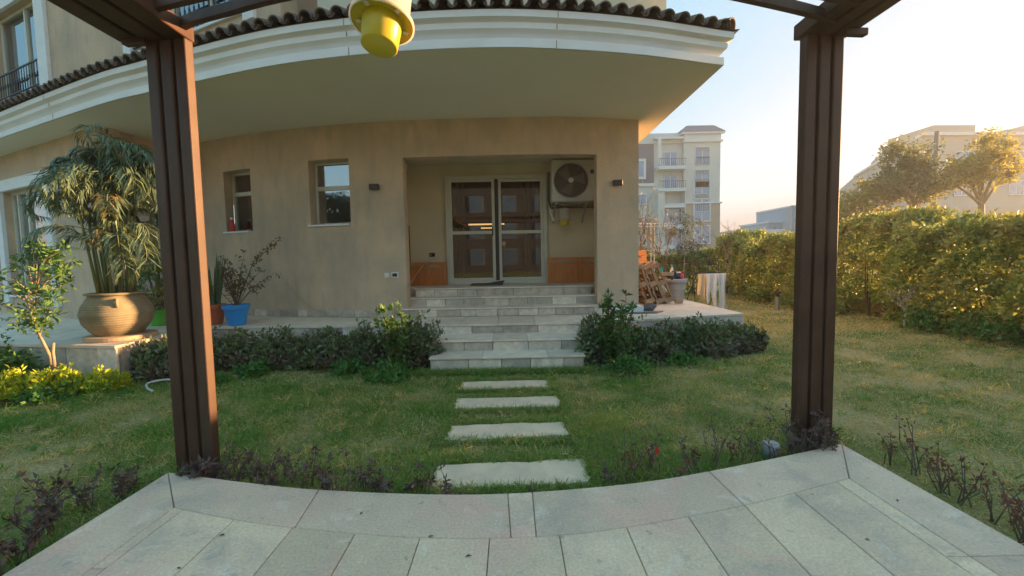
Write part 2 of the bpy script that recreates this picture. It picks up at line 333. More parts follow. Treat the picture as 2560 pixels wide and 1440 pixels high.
for sgn in (-1, 1):
    xo = 2.44 if sgn > 0 else -2.40; xi = 2.11 if sgn > 0 else -2.02
    yy = [iy(xi), 1.90 if sgn > 0 else 1.55, .7, -.4, -2]; first = True
    for y1, y0 in zip(yy[:-1], yy[1:]):
        yo = fy(xo) if first else y1-gap
        pts = [(xi+sgn*gap, y0+gap), (xo, y0+gap), (xo, yo-(gap*1.5 if first else 0)), (xi+sgn*gap, y1-gap)]
        slab(b, pts if sgn > 0 else pts[::-1]); first = False
bevel(b.build('border_slab', 'border_stone', patio), .004, 1)
b = MB(); xs = [-2.02, -1.95, -1.58, -1.21, -.85, -.50, -.14, .22, .58, .94, 1.30, 1.66, 2.0, 2.11]
for i, (x0, x1) in enumerate(zip(xs[:-1], xs[1:])):
    narrow = x1-x0 < .15
    if narrow and i == 0: xs_ = [iy(-1.98), -2]
    first = True; y1 = None; jo = [1.93, 1.62, 1.62, 1.5, 1.25, 1.45, 1.2, 1.5, 1.3, 1.5, 1.2, 1.3, 1.9][i % 13]
    cuts = [jo-.6*k for k in range(7)]
    y1f = iy
    xx = np.linspace(x0+gap, x1-gap, 4)
    slab(b, [(x0+gap, cuts[0]+gap), (x1-gap, cuts[0]+gap)]+[(x, iy(x)-gap) for x in xx[::-1]])
    for a, c in zip(cuts[1:], cuts[:-1]): slab(b, [(x0+gap, a+gap), (x1-gap, a+gap), (x1-gap, c-gap), (x0+gap, c-gap)])
bevel(b.build('paving_slab', 'patio_stone', patio), .003, 1)

# stepping stones
def rough_slab(x0, x1, y0, y1, sl=0):
    pts = []
    for (ax, ay), (bx, by) in (((x0, y0), (x1, y0+sl)), ((x1, y0+sl), (x1, y1+sl)), ((x1, y1+sl), (x0, y1)), ((x0, y1), (x0, y0))):
        for k in range(8):
            t = k/8; pts.append((ax+(bx-ax)*t+random.gauss(0, .009), ay+(by-ay)*t+random.gauss(0, .008)))
    return pts
for (x0, x1, y0, y1, sl), lab in zip([(-.57, .50, 2.70, 3.03, .06), (-.58, .45, 3.47, 3.77, .05), (-.61, .47, 4.22, 4.54, .01), (-.635, .41, 4.86, 5.16, .03)],
        ['pale rectangular stepping stone in the grass, largest and nearest the patio edge', 'pale stepping stone with rounded corners, second out from the patio',
         'straight edged pale stepping stone, third out from the patio', 'narrow looking pale stepping stone just before the entrance steps']):
    b = MB().prism(rough_slab(x0, x1, y0, y1, sl), .002, .032)
    o = b.build('stepping_stone', 'step_slab', None, ((x0+x1)/2, y0, 0), label=lab, category='stepping stone', group='stepping stones from the patio to the steps'); bevel(o, .006, 2)

# ================================================================ TERRACE
TZ = .52
terr = thing('stone_terrace', 'grey stone terrace with tiled edge and steps up to the front door', 'terrace', (0, 7, 0))
TF = [(-5.04, 6.93), (-4.37, 6.89), (-2.44, 6.78), (-1.15, 6.70), (1.05, 6.68), (1.91, 6.79), (4.0, 7.32)]
b = MB(); b.prism([(x, y+.03) for x, y in TF]+[(3.97, 12.6), (-7, 12.6), (-7, 7.8), (-5.04, 7.4)][0:], 0, TZ-.03); b.build('core', 'grout', terr)
def lerp_y(path, x): return float(np.interp(x, [p[0] for p in path], [p[1] for p in path]))
# top paving
b = MB(); xs = list(np.arange(-5.04, 4.0, .6))+[4.0]
for x0, x1 in zip(xs[:-1], xs[1:]):
    ya = lerp_y(TF, x0)-.015; yb = lerp_y(TF, x1)-.015; y = ya; first = True
    for k in range(1, 11):
        ny = 6.62+.6*k+.05
        if ny < max(ya, yb)+.1: continue
        if ny > 12.6: break
        b.prism([(x0+.003, ya if first else y+.003), (x1-.003, yb if first else y+.003), (x1-.003, ny-.003), (x0+.003, ny-.003)], TZ-.035, TZ, random.random()); y = ny; first = False
b.build('paving', 'tread', terr)
def clad(mb, p0, p1, z0, z1, wmin=.3, wmax=.55, th=.03, rows=1, nsign=1):
    p0 = np.array(p0, float); p1 = np.array(p1, float); Ld = np.linalg.norm(p1-p0); t = (p1-p0)/Ld; nrm = np.array([t[1], -t[0]])*nsign
    for r in range(rows):
        a0 = z0+(z1-z0)*r/rows; a1 = z0+(z1-z0)*(r+1)/rows; u = 0
        while u < Ld-1e-3:
            w = random.uniform(wmin, wmax); w = Ld-u if Ld-u-w < .15 else w
            c = p0+t*(u+w/2)+nrm*(th/2); mb.box((c[0], c[1], (a0+a1)/2), (w-.008, th+random.uniform(-.003, .004), a1-a0-.008), math.atan2(t[1], t[0]), random.random()); u += w
b = MB()
for p, q in zip(TF[:-1], TF[1:]): clad(b, (p[0], p[1]+.03), (q[0], q[1]+.03), 0, TZ-.035, .45, .65)
clad(b, (3.97, 7.34), (3.97, 12.6), 0, TZ-.035, .4, .6); bevel(b.build('cladding', 'stone', terr), .004, 1)
# the six steps
def step(x0, x1, y0, y1, z0, z1, wmin, wmax):
    st = MB().lohi((x0+.02, y0+.02, z0), (x1-.02, y1, z1-.03)).build('step', 'grout', terr)
    f = MB(); clad(f, (x0+.02, y0+.03), (x1-.02, y0+.03), z0, z1-.028, wmin, wmax)
    clad(f, (x1-.03, y0+.03), (x1-.03, y1), z0, z1-.028, .3, .5); clad(f, (x0+.03, y1), (x0+.03, y0+.03), z0, z1-.028, .3, .5)
    bevel(f.build('riser', 'stone', st), .004, 1)
    t = MB(); u = x0-.012
    while u < x1:
        w = min(random.uniform(.5, .95), x1+.012-u)
        if x1+.012-u-w < .25: w = x1+.012-u
        t.lohi((u+.002, y0-.015, z1-.026), (u+w-.002, y1, z1), random.random()); u += w+1e-6
        if u > x1: break
    bevel(t.build('tread', 'tread', st), .004, 2); return st
step(-1.14, .97, 5.73, 6.16, 0, .205, .35, .7)
step(-1.17, .99, 6.13, 6.70, 0, .365, .4, .6)
step(-2.04, 1.72, 7.56, 8.0, TZ+.002, .68, .26, .44)
step(-2.02, 1.70, 7.90, 8.3, TZ+.002, .84, .3, .5)
step(-1.885, 1.545, 8.19, 8.60, TZ+.002, 1.0, .3, .5)
MB().lohi((-2.3, 8.60, .6), (2.1, 9.42, .999)).build('landing', 'tread', terr)

# left terrace with the big pot
lt = thing('stone_planter_terrace', 'low stone platform carrying the big clay pot, orange lit side facing right', 'terrace', (-5.6, 6, 0))
LF = [(-12.5, 7.0), (-9.5, 6.25), (-6.98, 5.73), (-5.06, 5.38)]
MB().prism([(x, y+.03) for x, y in LF]+[(-5.06-.03, 6.9), (-5.2, 8.5), (-12.5, 9.9)], 0, TZ-.035).build('core', 'grout', lt)
b = MB()
for p, q in zip(LF[:-1], LF[1:]): clad(b, (p[0], p[1]+.03), (q[0], q[1]+.03), 0, TZ-.035, .5, .75)
clad(b, (-5.09, 5.41), (-5.09, 6.9), 0, TZ-.035, .5, .8); bevel(b.build('cladding', 'stone', lt), .004, 1)
b = MB()
for i, x0 in enumerate(np.arange(-12.5, -5.1, .62)):
    x1 = min(x0+.62, -5.045); ya = lerp_y(LF, x0)-.015; yb = lerp_y(LF, x1)-.015
    b.prism([(x0+.003, ya), (x1-.003, yb), (x1-.003, yb+.6), (x0+.003, ya+.6)], TZ-.035, TZ+.002, random.random())
    b.prism([(x0+.003, ya+.606), (x1-.003, yb+.606), (x1-.003, yb+1.2), (x0+.003, ya+1.2)], TZ-.035, TZ+.002, random.random())
    b.prism([(x0+.003, ya+1.206), (x1-.003, yb+1.206), (x1-.003, yb+4), (x0+.003, ya+4)], TZ-.035, TZ+.002, random.random())
b.build('paving', 'tread', lt)

# ================================================================ HOUSE
SZ = 4.0
house = thing('villa', 'tan stucco villa with curved white eave, tiled edge and recessed glass front door', 'house', (0, 9, 0))
WP = [(-6.95, 9.05), (-6.4, 8.85), (-4.9, 8.28), (-3.4, 7.90), (-1.95, 7.70), (.2, 7.62), (1.4, 7.70), (2.35, 7.90)]
wp = catmull(WP, .15)
wy = lambda x: float(np.interp(x, [p[0] for p in wp], [p[1] for p in wp]))
OPEN = [(-5.66, -4.98, 2.15, 3.36), (-3.70, -2.90, 2.20, 3.40), (-1.90, 1.55, TZ-.1, 3.36)]
xs = sorted(set([-6.95, 2.35]+[round(v, 4) for o in OPEN for v in o[:2]]+list(np.round(np.arange(-6.8, 2.3, .15), 3))))
zs = sorted(set([TZ-.1, SZ]+[v for o in OPEN for v in o[2:]]+[1.0, 1.6]))
def opened(x, z): return any(a < x < b_ and c < z < d for a, b_, c, d in OPEN)
TH = .26
wall = MB()
for x0, x1 in zip(xs[:-1], xs[1:]):
    if x1-x0 < 1e-3: continue
    for z0, z1 in zip(zs[:-1], zs[1:]):
        xm, zm = (x0+x1)/2, (z0+z1)/2
        if opened(xm, zm): continue
        for off, rev in ((0, 0), (TH, 1)):
            q = [(x0, wy(x0)+off, z0), (x1, wy(x1)+off, z0), (x1, wy(x1)+off, z1), (x0, wy(x0)+off, z1)]
            wall.add(q, [(3, 2, 1, 0) if rev else (0, 1, 2, 3)])
for a, b_, c, d in OPEN:
    for x in (a, b_): wall.add([(x, wy(x), c), (x, wy(x)+TH, c), (x, wy(x)+TH, d), (x, wy(x), d)], [(0, 1, 2, 3)])
    xx = [x for x in xs if a-1e-4 <= x <= b_+1e-4]
    for x0, x1 in zip(xx[:-1], xx[1:]):
        for z in (c, d): wall.add([(x0, wy(x0), z), (x1, wy(x1), z), (x1, wy(x1)+TH, z), (x0, wy(x0)+TH, z)], [(0, 1, 2, 3)])
wall.build('wall', 'tan_stucco', house)
b = MB(); b.lohi((2.09, 8.18, TZ-.1), (2.35, 18, SZ)); b.build('side_wall', 'tan_stucco', house)
# baseboard stones
b = MB(); pts = [p for p in wp if p[0] < -1.95]
clad_pts = pts[::4]+[pts[-1]]
for p, q in zip(clad_pts[:-1], clad_pts[1:]): clad(b, p, q, TZ, TZ+.13, .3, .42, .018)
bevel(b.build('plinth', 'stone', house), .003, 1)
MB().lohi((1.57, 7.66, TZ+.002), (2.372, 7.95, TZ+.12)).build('plinth', 'white_plaster', house)
# recess behind the opening
b = MB(); b.lohi((-2.5, 9.4, .9), (-1.40, 9.6, 3.6)); b.lohi((.78, 9.4, .9), (2.09, 9.6, 3.6)); b.lohi((-1.40, 9.4, 3.34), (.78, 9.6, 3.6))
b.lohi((-2.5, 7.95, .9), (-2.27, 9.4, 3.6)); b.lohi((-2.5, 7.96, 3.6), (2.09, 9.6, 3.7)); b.lohi((-2.27, 7.95+.0, 3.4), (-2.2, 9.4, 3.6))
b.build('recess_wall', 'recess_paint', house)
# interior behind door
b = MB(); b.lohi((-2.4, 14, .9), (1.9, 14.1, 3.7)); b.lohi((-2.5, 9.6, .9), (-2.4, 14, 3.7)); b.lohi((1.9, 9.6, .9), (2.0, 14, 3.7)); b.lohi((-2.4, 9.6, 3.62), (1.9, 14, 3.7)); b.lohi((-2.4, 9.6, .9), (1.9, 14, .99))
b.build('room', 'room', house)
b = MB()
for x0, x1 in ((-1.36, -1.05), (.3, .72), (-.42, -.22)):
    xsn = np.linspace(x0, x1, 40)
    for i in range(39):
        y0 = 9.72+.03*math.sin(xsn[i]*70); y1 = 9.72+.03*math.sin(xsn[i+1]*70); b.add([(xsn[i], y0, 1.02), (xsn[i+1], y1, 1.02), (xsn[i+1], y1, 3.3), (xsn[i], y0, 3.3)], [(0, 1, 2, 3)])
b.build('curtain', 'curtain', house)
for c_, d_ in (((-.75, 13.2, 2.62), (1.1, .08, .04)), ((-.65, 12.6, 2.46), (.45, .06, .03)), ((.9, 13.2, 2.62), (.7, .08, .04))): MB().box(c_, d_).build('ceiling_light', 'lamp_glow', house)
# sliding door
door = MB(); Y = 9.38
def ring(mb, x0, x1, z0, z1, w, y0, y1, bottom=True):
    mb.lohi((x0, y0, z0), (x0+w, y1, z1)); mb.lohi((x1-w, y0, z0), (x1, y1, z1)); mb.lohi((x0+w, y0, z1-w), (x1-w, y1, z1))
    if bottom: mb.lohi((x0+w, y0, z0), (x1-w, y1, z0+w))
ring(door, -1.41, .79, 1.0, 3.35, .075, 9.33, 9.46)
door = bevel(door.build('sliding_door', 'cream_frame', house), .004)
for x0, x1, y in ((-1.335, -.345, 9.36), (-.265, .715, 9.41)):
    lf = MB(); ring(lf, x0, x1, 1.075, 3.275, .06, y, y+.035); lf.lohi((x0+.06, y+.002, 2.09), (x1-.06, y+.033, 2.16))
    bevel(lf.build('door_leaf', 'cream_frame', door), .003)
    MB().lohi((x0+.05, y+.014, 1.12), (x1-.05, y+.02, 3.22)).build('pane', 'glass', door)
MB().lohi((-.345, 9.40, 1.075), (-.265, 9.43, 3.275)).build('gap_strip', 'dark_rubber', door)
MB().lohi((-.41, 9.35, 2.05), (-.385, 9.36, 2.25)).build('handle', 'dark_rubber', door)
# small windows in reveals
def small_window(x0, x1, z0, z1, y, rz, zt):
    c = ((x0+x1)/2, y); w = x1-x0
    def ob(mb, u0, u1, v0, v1, d0, d1):
        mb.box((c[0]+math.cos(rz)*(u0+u1)/2-math.sin(rz)*(d0+d1)/2, c[1]+math.sin(rz)*(u0+u1)/2+math.cos(rz)*(d0+d1)/2, (v0+v1)/2), (u1-u0, d1-d0, v1-v0), rz)
    f = MB(); t = .045; h = w/2
    for q in ((-h, -h+t, z0, z1), (h-t, h, z0, z1), (-h+t, h-t, z1-t, z1), (-h+t, h-t, z0, z0+t), (-h+t, h-t, zt-.04, zt+.04)): ob(f, *q, 0, .06)
    fr = bevel(f.build('window', 'cream_frame', house), .004)
    for a, b_ in ((z0+t, zt-.04), (zt+.04, z1-t)):
        g_ = MB(); ob(g_, -h+t, h-t, a, b_, .02, .03); g_.build('pane', 'window_glass', fr)
    g_ = MB(); ob(g_, -h+t*.5, h-t*.5, z0+.02, z1-.02, .065, .075); g_.build('blind', 'blind', fr)
    s_ = MB(); ob(s_, -h-.005, h+.005, z0-.03, z0-.001, -TH-.0, .0); s_.build('sill', 'white_plaster', house)
small_window(-5.66, -4.98, 2.18, 3.36, wy(-5.32)+.25, math.atan2(wy(-4.98)-wy(-5.66), .68), 2.94)
small_window(-3.70, -2.90, 2.23, 3.40, wy(-3.3)+.23, math.atan2(wy(-2.9)-wy(-3.7), .8), 2.92)
# left wing wall
A = np.array([-12.6, 10.24]); B = np.array([-7.2, 7.655]); T = (B-A)/np.linalg.norm(B-A); Nn = np.array([T[1], -T[0]])   # Nn faces the garden
def lw(u, d, z): p = A+T*u+Nn*d; return (p[0], p[1], z)
def lbox(mb, u0, u1, z0, z1, d0, d1, tint=.5, f=lw):
    mb.hexa([f(u0, d0, z0), f(u1, d0, z0), f(u1, d1, z0), f(u0, d1, z0)][::-1], [f(u0, d0, z1), f(u1, d0, z1), f(u1, d1, z1), f(u0, d1, z1)][::-1], tint)
U0w = 1.5-.0                      # u of P(-11.24,9.59)
Ul = float(np.linalg.norm(B-A)); wu0, wu1, wz0, wz1 = U0w+.0, U0w+2.22, .95, 3.22
b = MB(); lbox(b, 0, wu0, .4, SZ, -.3, 0); lbox(b, wu1, Ul, .4, SZ, -.3, 0); lbox(b, wu0, wu1, .4, wz0, -.3, 0); lbox(b, wu0, wu1, wz1, SZ, -.3, 0)
b.add([(B[0], B[1]+.0, .4), (-6.95, 9.05, .4), (-6.95, 9.05, SZ), (B[0], B[1], SZ)], [(0, 1, 2, 3)])
b.build('wing_wall', 'tan_stucco', house)
MB().add([(B[0]+.006, B[1]+.03, TZ), (-6.944, 9.0, TZ), (-6.944, 9.0, 2.5), (B[0]+.006, B[1]+.03, 2.5)], [(0, 1, 2, 3)]).build('return_panel', 'lilac_plaster', house)
def wing_window(f, u0, u1, z0, z1, sur, frame_w, bars, rail=None, blindf=None):
    s_ = MB(); lbox(s_, u1, u1+sur, z0-.2, z1+sur*.9, -.0, .07, f=f); lbox(s_, u0-sur, u0, z0-.2, z1+sur*.9, 0, .07, f=f); lbox(s_, u0, u1, z1, z1+sur*.9, -.0, .07, f=f); lbox(s_, u0, u1, z0-.05, z0, -.25, .05, f=f)
    root = bevel(s_.build('window', 'white_plaster', house), .006)
    fr = MB(); t = .06
    for q in ((u0, u0+t, z0, z1), (u1-t, u1, z0, z1), (u0+t, u1-t, z1-t, z1), (u0+t, u1-t, z0, z0+t)): lbox(fr, *q, -.2, -.12, f=f)
    for u in bars: lbox(fr, u-.035, u+.035, z0+t, z1-t, -.19, -.11, f=f)
    bevel(fr.build('frame', 'cream_frame', root), .004)
    p = MB(); lbox(p, u0+t, u1-t, z0+t, z1-t, -.165, -.155, f=f); p.build('pane', 'window_glass', root)
    p = MB(); lbox(p, u0, u1, z0, z1, -.29, -.28, f=f); p.build('blind', 'blind', root)
    if rail:
        r = MB(); lbox(r, u0, u1, z0+rail-.03, z0+rail, .0, .03, f=f); lbox(r, u0, u1, z0+.08, z0+.10, .0, .03, f=f)
        for u in np.arange(u0+.06, u1, .13):
            a = f(u, .015, z0+.1); r.tube([a, f(u, .015, z0+rail-.03)], .008, 6); r.tube([f(u, .015, z0+rail*.45), f(u, .015, z0+rail*.6)], .016, 6)
        r.build('railing', 'iron', root)
wing_window(lw, wu0, wu1, wz0, wz1, .26, .05, (wu0+.35, wu0+.85, wu0+1.75))
# upper storey
UA = np.array([-13.58, 11.192]); UT = np.array([.9094, -.4159]); UN = np.array([UT[1], -UT[0]])
def uw(u, d, z): p = UA+UT*u+UN*d; return (p[0], p[1], z)
ub = 3.3        # u offset so that old u=0 sits at ub
EP = [(-14.2, 10.42), (-9.62, 8.24), (-6.34, 6.72), (-5.19, 6.27), (-4.27, 5.94), (-2.83, 5.47), (-1.45, 5.22), (-.32, 5.15), (.57, 5.21), (1.62, 5.40), (2.82, 5.74)]
ep = catmull(EP, .12)
w1 = (ub-1.9, ub+.45, 5.5, 7.5); w2 = (ub+4.1, ub+7.24, 5.42, 7.7)
b = MB(); ue = ub+8.0
for u0, u1, z0, z1 in ((-0.0, w1[0], 4.05, 8.6), (w1[0], w1[1], 4.05, w1[2]), (w1[0], w1[1], w1[3], 8.6), (w1[1], w2[0], 4.05, 8.6), (w2[0], w2[1], 4.05, w2[2]), (w2[0], w2[1], w2[3], 8.6), (w2[1], ue, 4.05, 8.6)): lbox(b, u0, u1, z0, z1, -.3, 0, f=uw)
b.build('upper_wall', 'tan_stucco', house)
wing_window(uw, *w1, .42, .05, (w1[0]+1.35,), rail=.62)
wing_window(uw, *w2, .24, .05, (w2[0]+1.05, w2[0]+2.1), rail=.6)
inn = [p for p in offset(ep, -.86) if -3.6 < p[0] < 2.2]
pb = [(-2.69, lerp_y(inn, -2.69))]+[p for p in inn if p[0] > -2.65]+[(2.34, lerp_y(inn, 2.2)+.08)]
b = MB(); b.prism(pb+[(2.34, 12), (-2.69, 12)], 4.05, 8.6); b.build('upper_bay', 'pale_stucco', house)
b = MB(); b.lohi((-5, 9.0, 4.05), (-2.7, 12, 8.6)); b.build('upper_back', 'tan_stucco', house)
# soffit slab
b = MB(); b.prism([(x, y+.02) for x, y in ep]+[(2.80, 18), (-14.2, 18)], SZ, SZ+.05); b.build('soffit', 'soffit_paint', house)
# cornice sweep
prof = [(0, 0), (0, .095), (-.045, .10), (-.045, .125), (-.01, .165), (.03, .20), (.035, .262), (.02, .27), (.045, .285), (.09, .30), (.095, .375), (.05, .385), (-.1, .42)]
def sweep(mb, path, prof, base):
    cols = []
    for o, z in prof:
        q = offset(path, o); q[-1] = (path[-1][0]+o, path[-1][1]-o*(.8)); cols.append([(x, y, base+z) for x, y in q])
    n = len(path); side = [(path[-1][0]+o, 18, base+z) for o, z in prof]
    vs = [c[i] for i in range(n) for c in cols]+side; k = len(prof)
    mb.add(vs, [(i*k+j, (i+1)*k+j, (i+1)*k+j+1, i*k+j+1) for i in range(n) for j in range(k-1)])
b = MB(); sweep(b, ep, prof, SZ); b.build('cornice', 'white_plaster', house)
# vertical joints in the cornice
# roof tiles
rb = MB(); RS = math.tan(rad(21))
q0 = offset(ep, .11); q1 = offset(ep, -1.0)
rb.add([(x, y, SZ+.38) for x, y in q0]+[(x, y, SZ+.38+1.11*RS) for x, y in q1], [(i, i+1, len(q0)+i+1, len(q0)+i) for i in range(len(q0)-1)], .2)
rb.add([(2.95, 5.6, SZ+.38), (2.95, 18, SZ+.38), (2.3, 18, SZ+.38+.65*RS), (2.3, 6.2, SZ+.38+.65*RS)], [(0, 1, 2, 3)], .2)
def arch(mb, a, d, up, L, r0, r1, th=.014, n=8, inv=False, tint=.5, arc=math.pi):
    a, d, up = V(*a), V(*d).normalized(), V(*up); s_ = d.cross(up).normalized(); up = s_.cross(d)
    o = []; sg = -1 if inv else 1
    for pos, r in ((0, r0), (L, r1)):
        for rr in (r, r-th):
            for k in range(n+1):
                t = math.pi/2-arc/2+arc*k/n; o.append(a+d*pos+s_*math.cos(t)*rr+up*(math.sin(t)*rr*sg))
    m = n+1; f = []
    for k in range(n): f += [(k, k+1, 2*m+k+1, 2*m+k), (m+k+1, m+k, 3*m+k, 3*m+k+1), (k, m+k, m+k+1, k+1)]
    mb.add(o, f, tint)
arcl = np.concatenate([[0], np.cumsum([math.dist(a, b_) for a, b_ in zip(ep[:-1], ep[1:])])])
ex = np.array(ep); tot = arcl[-1]; N = int(tot/.205)
for i in range(N+1):
    s_ = tot-.12-i*.205
    if s_ < 0: break
    p = np.array([np.interp(s_, arcl, ex[:, 0]), np.interp(s_, arcl, ex[:, 1])]); p2 = np.array([np.interp(s_-.1, arcl, ex[:, 0]), np.interp(s_-.1, arcl, ex[:, 1])])
    t = (p-p2); t /= np.linalg.norm(t); nn = np.array([t[1], -t[0]])
    for row in range(3):
        o_ = .15-.36*row+random.uniform(-.012, .012); q = p+nn*o_; z = SZ+.385+(.15-o_)*RS+.012
        if p[0] > 2.3 and row > 0 and (2.9-p[0]) < row*.3: continue
        arch(rb, (q[0], q[1], z), (-nn[0], -nn[1], RS), (0, 0, 1), .42, .088+random.uniform(-.004, .004), .075, tint=random.random())
    q = p-t*.1025+nn*.14; arch(rb, (q[0], q[1], SZ+.44), (-nn[0], -nn[1], RS), (0, 0, 1), .9, .06, .06, inv=True, tint=random.random(), arc=math.pi*.9)
for i in range(40):
    y = 5.85+i*.205
    for row in range(2):
        x = 2.97-.34*row
        if i < 2 and row: continue
        arch(rb, (x, y, SZ+.397+(2.97-x)*RS), (-1, 0, RS), (0, 0, 1), .40, .088, .075, tint=random.random())
for k in range(4):
    c = V(2.87-.20*k, 5.66+.235*k, SZ+.43+.085*k); arch(rb, c, (-.20, .235, .085), (0, 0, 1), .36, .115, .095, th=.016, tint=random.random(), arc=math.pi*1.15)
rb.build('roof', 'roof_tile', house, smooth=False)
b = MB()
for x in (-10.5, -7.6, -4.6, -1.9, .58):
    y = lerp_y(ep, x); t = (np.array([x+.2, lerp_y(ep, x+.2)])-np.array([x, y])); t /= np.linalg.norm(t)
    for (o0, z0), (o1, z1) in (((.002, .003), (.002, .092)), ((.037, .203), (.0385, .258)), ((.0925, .303), (.0975, .37))):
        b = MB(); c = np.array([x, y])+np.array([t[1], -t[0]])*o0; b.box((c[0], c[1], SZ+(z0+z1)/2), (.008, .006, z1-z0), math.atan2(t[1], t[0])); b.build('cornice_joint', 'pale_bark', house)

# ================================================================ things on the house front
def wall_lamp(x, label):
    t = thing('wall_lamp', label, 'wall lamp', (x, wy(x), 2.86), 'dark wall lamps beside the entrance')
    bevel(MB().box((x, wy(x)-.012, 2.86), (.12, .024, .08)).build('mount', 'iron', t), .004); bevel(MB().box((x, wy(x)-.055, 2.86), (.17, .075, .10)).build('lamp_body', 'iron', t), .015, 3)
wall_lamp(-2.42, 'dark rounded box lamp on the wall between the larger small window and the door recess')
wall_lamp(1.93, 'dark rounded box lamp on the pier right of the air conditioner')
t = thing('switch_plate', 'small bluish white blank switch plate low on the tan wall', 'switch', (-2.26, wy(-2.26), 1.28)); y = wy(-2.26)
bevel(MB().box((-2.26, y-.008, 1.28), (.085, .016, .085), -.06).build('plate', 'white_plastic', t), .003); bevel(MB().box((-2.25, y-.02, 1.28), (.05, .01, .05), -.06).build('button', 'white_plastic', t), .003)
t = thing('socket_plate', 'square outdoor socket with dark centre and pale surround on the tan wall', 'socket', (-2.1, wy(-2.1), 1.285)); y = wy(-2.1)
bevel(MB().box((-2.11, y-.01, 1.285), (.13, .02, .10), -.05).build('surround', 'white_plastic', t), .004); bevel(MB().box((-2.11, y-.024, 1.285), (.085, .01, .06), -.05).build('cover', 'dark_rubber', t), .003)
t = thing('wall_socket', 'black rounded socket on the pale recess wall left of the door', 'socket', (-1.72, 9.39, 1.67))
bevel(MB().box((-1.74, 9.39, 1.66), (.13, .022, .085)).build('plate', 'black_plastic', t), .02, 3)
MB().lathe([(.0, .0), (.022, 0), (.022, .01), (0, .01)], (-1.77, 9.38, 1.66), 16, m=Matrix.Rotation(rad(90), 3, 'X')).build('outlet', 'metal_grey', t)
# wooden stick
MB().tube([(-2.20, 9.28, 1.0), (-2.215, 9.36, 2.30)], [.014, .012], 8).build('broom_handle', 'stick_wood', None, (-2.2, 9.28, 1), label='thin brown stick leaning in the left corner of the recess', category='stick')
# cupboard doors
def panel(x0, x1, z0, z1, y, label, arch_=True):
    t = thing('cupboard_door', label, 'cupboard door', ((x0+x1)/2, y, z0), 'reddish wooden cupboard doors set against the recess wall')
    w = .065; fr = MB(); d = .022
    fr.lohi((x0, y-d, z0), (x0+w, y, z1)); fr.lohi((x1-w, y-d, z0), (x1, y, z1)); fr.lohi((x0+w, y-d, z0), (x1-w, y, z0+w))
    n = 10
    for k in range(n):
        a = x0+w+(x1-x0-2*w)*k/n; c = x0+w+(x1-x0-2*w)*(k+1)/n; hh = lambda u: z1-w-.055*(2*(u-x0-w)/(x1-x0-2*w)-1)**2*(1 if arch_ else 0)
        fr.hexa([(a, y-d, hh(a)), (c, y-d, hh(c)), (c, y, hh(c)), (a, y, hh(a))], [(a, y-d, z1), (c, y-d, z1), (c, y, z1), (a, y, z1)])
    fr.build('frame', 'cupboard_wood', t)
    bevel(MB().lohi((x0+w+.001, y-d+.011, z0+w+.001), (x1-w-.001, y-.004, z1-w-.06)).build('panel', 'cupboard_wood', t), .008, 2)
panel(-1.98, -1.40, 1.002, 1.50, 9.16, 'reddish wood cupboard door with arched panel, left of the sliding door frame')
panel(-2.24, -1.99, 1.002, 1.50, 9.20, 'narrow reddish cupboard door in the far left corner of the recess', False)
panel(.77, 1.41, 1.002, 1.55, 9.16, 'reddish wood cupboard door with arched panel, directly right of the sliding door')
panel(1.42, 1.98, 1.002, 1.55, 9.19, 'reddish wood cupboard door half hidden by the right pier under the flytrap')
# door mat
b = MB(); xs_ = np.linspace(-.86, -.16, 14)
prev = None; vs = []
for i, x in enumerate(xs_):
    k = i/13; zz = 1.012+.05*max(0, (k-.45))*1.9; vs += [(x-.04*k, 8.78-.16*k, 1.008+.002), (x, 9.15, zz+.012)]
b.add(vs, [(2*i, 2*i+2, 2*i+3, 2*i+1) for i in range(13)])
o = b.build('door_mat', 'mat_fabric', None, (-.5, 9, 1), label='crumpled dark grey mat lying in front of the sliding door', category='door mat'); md = o.modifiers.new('s', 'SOLIDIFY'); md.thickness = .012; md.offset = 0
# AC unit
ac = thing('air_conditioner', 'cream outdoor air conditioning unit with round fan hung in the recess', 'air conditioner', (1.3, 8.9, 2.66))
AX0, AX1, AY, AZ0, AZ1 = .84, 1.82, 8.72, 2.68, 3.50
bevel(MB().lohi((AX0, AY, AZ0), (AX1, AY+.33, AZ1)).build('casing', 'ac_case', ac), .015, 3)
cx, cz = 1.225, 3.09; rx = Matrix.Rotation(rad(90), 3, 'X')
MB().lathe([(0, -.0), (.335, 0), (.335, -.02), (0, -.02)], (cx, AY-.004-.02, cz), 48, m=rx).build('fan_recess', 'black_plastic', ac)
gr = MB()
for r in np.arange(.05, .335, .02): gr.tube([(cx+r*math.cos(a), AY-.04-.008*math.cos(r*4.5), cz+r*math.sin(a)) for a in np.linspace(0, 2*math.pi, 49)], .0035, 5, cap=False)
for k in range(8): a = k*math.pi/4+.2; gr.tube([(cx+.04*math.cos(a), AY-.046, cz+.04*math.sin(a)), (cx+.335*math.cos(a), AY-.036, cz+.335*math.sin(a))], .004, 5)
gr.build('fan_grille', 'ac_grille', ac)
MB().lathe([(0, .012), (.05, .01), (.055, 0), (0, 0)], (cx, AY-.045, cz), 24, m=rx).build('fan_hub', 'white_plastic', ac)
fb = MB()
for k in range(3):
    a = k*2.1; fb.add([(cx+.05*math.cos(a), AY-.03, cz+.05*math.sin(a)), (cx+.3*math.cos(a-.3), AY-.026, cz+.3*math.sin(a-.3)), (cx+.3*math.cos(a+.5), AY-.03, cz+.3*math.sin(a+.5)), (cx+.08*math.cos(a+1.2), AY-.026, cz+.08*math.sin(a+1.2))], [(0, 1, 2, 3)])
fb.build('fan_blade', 'ac_grille', ac)
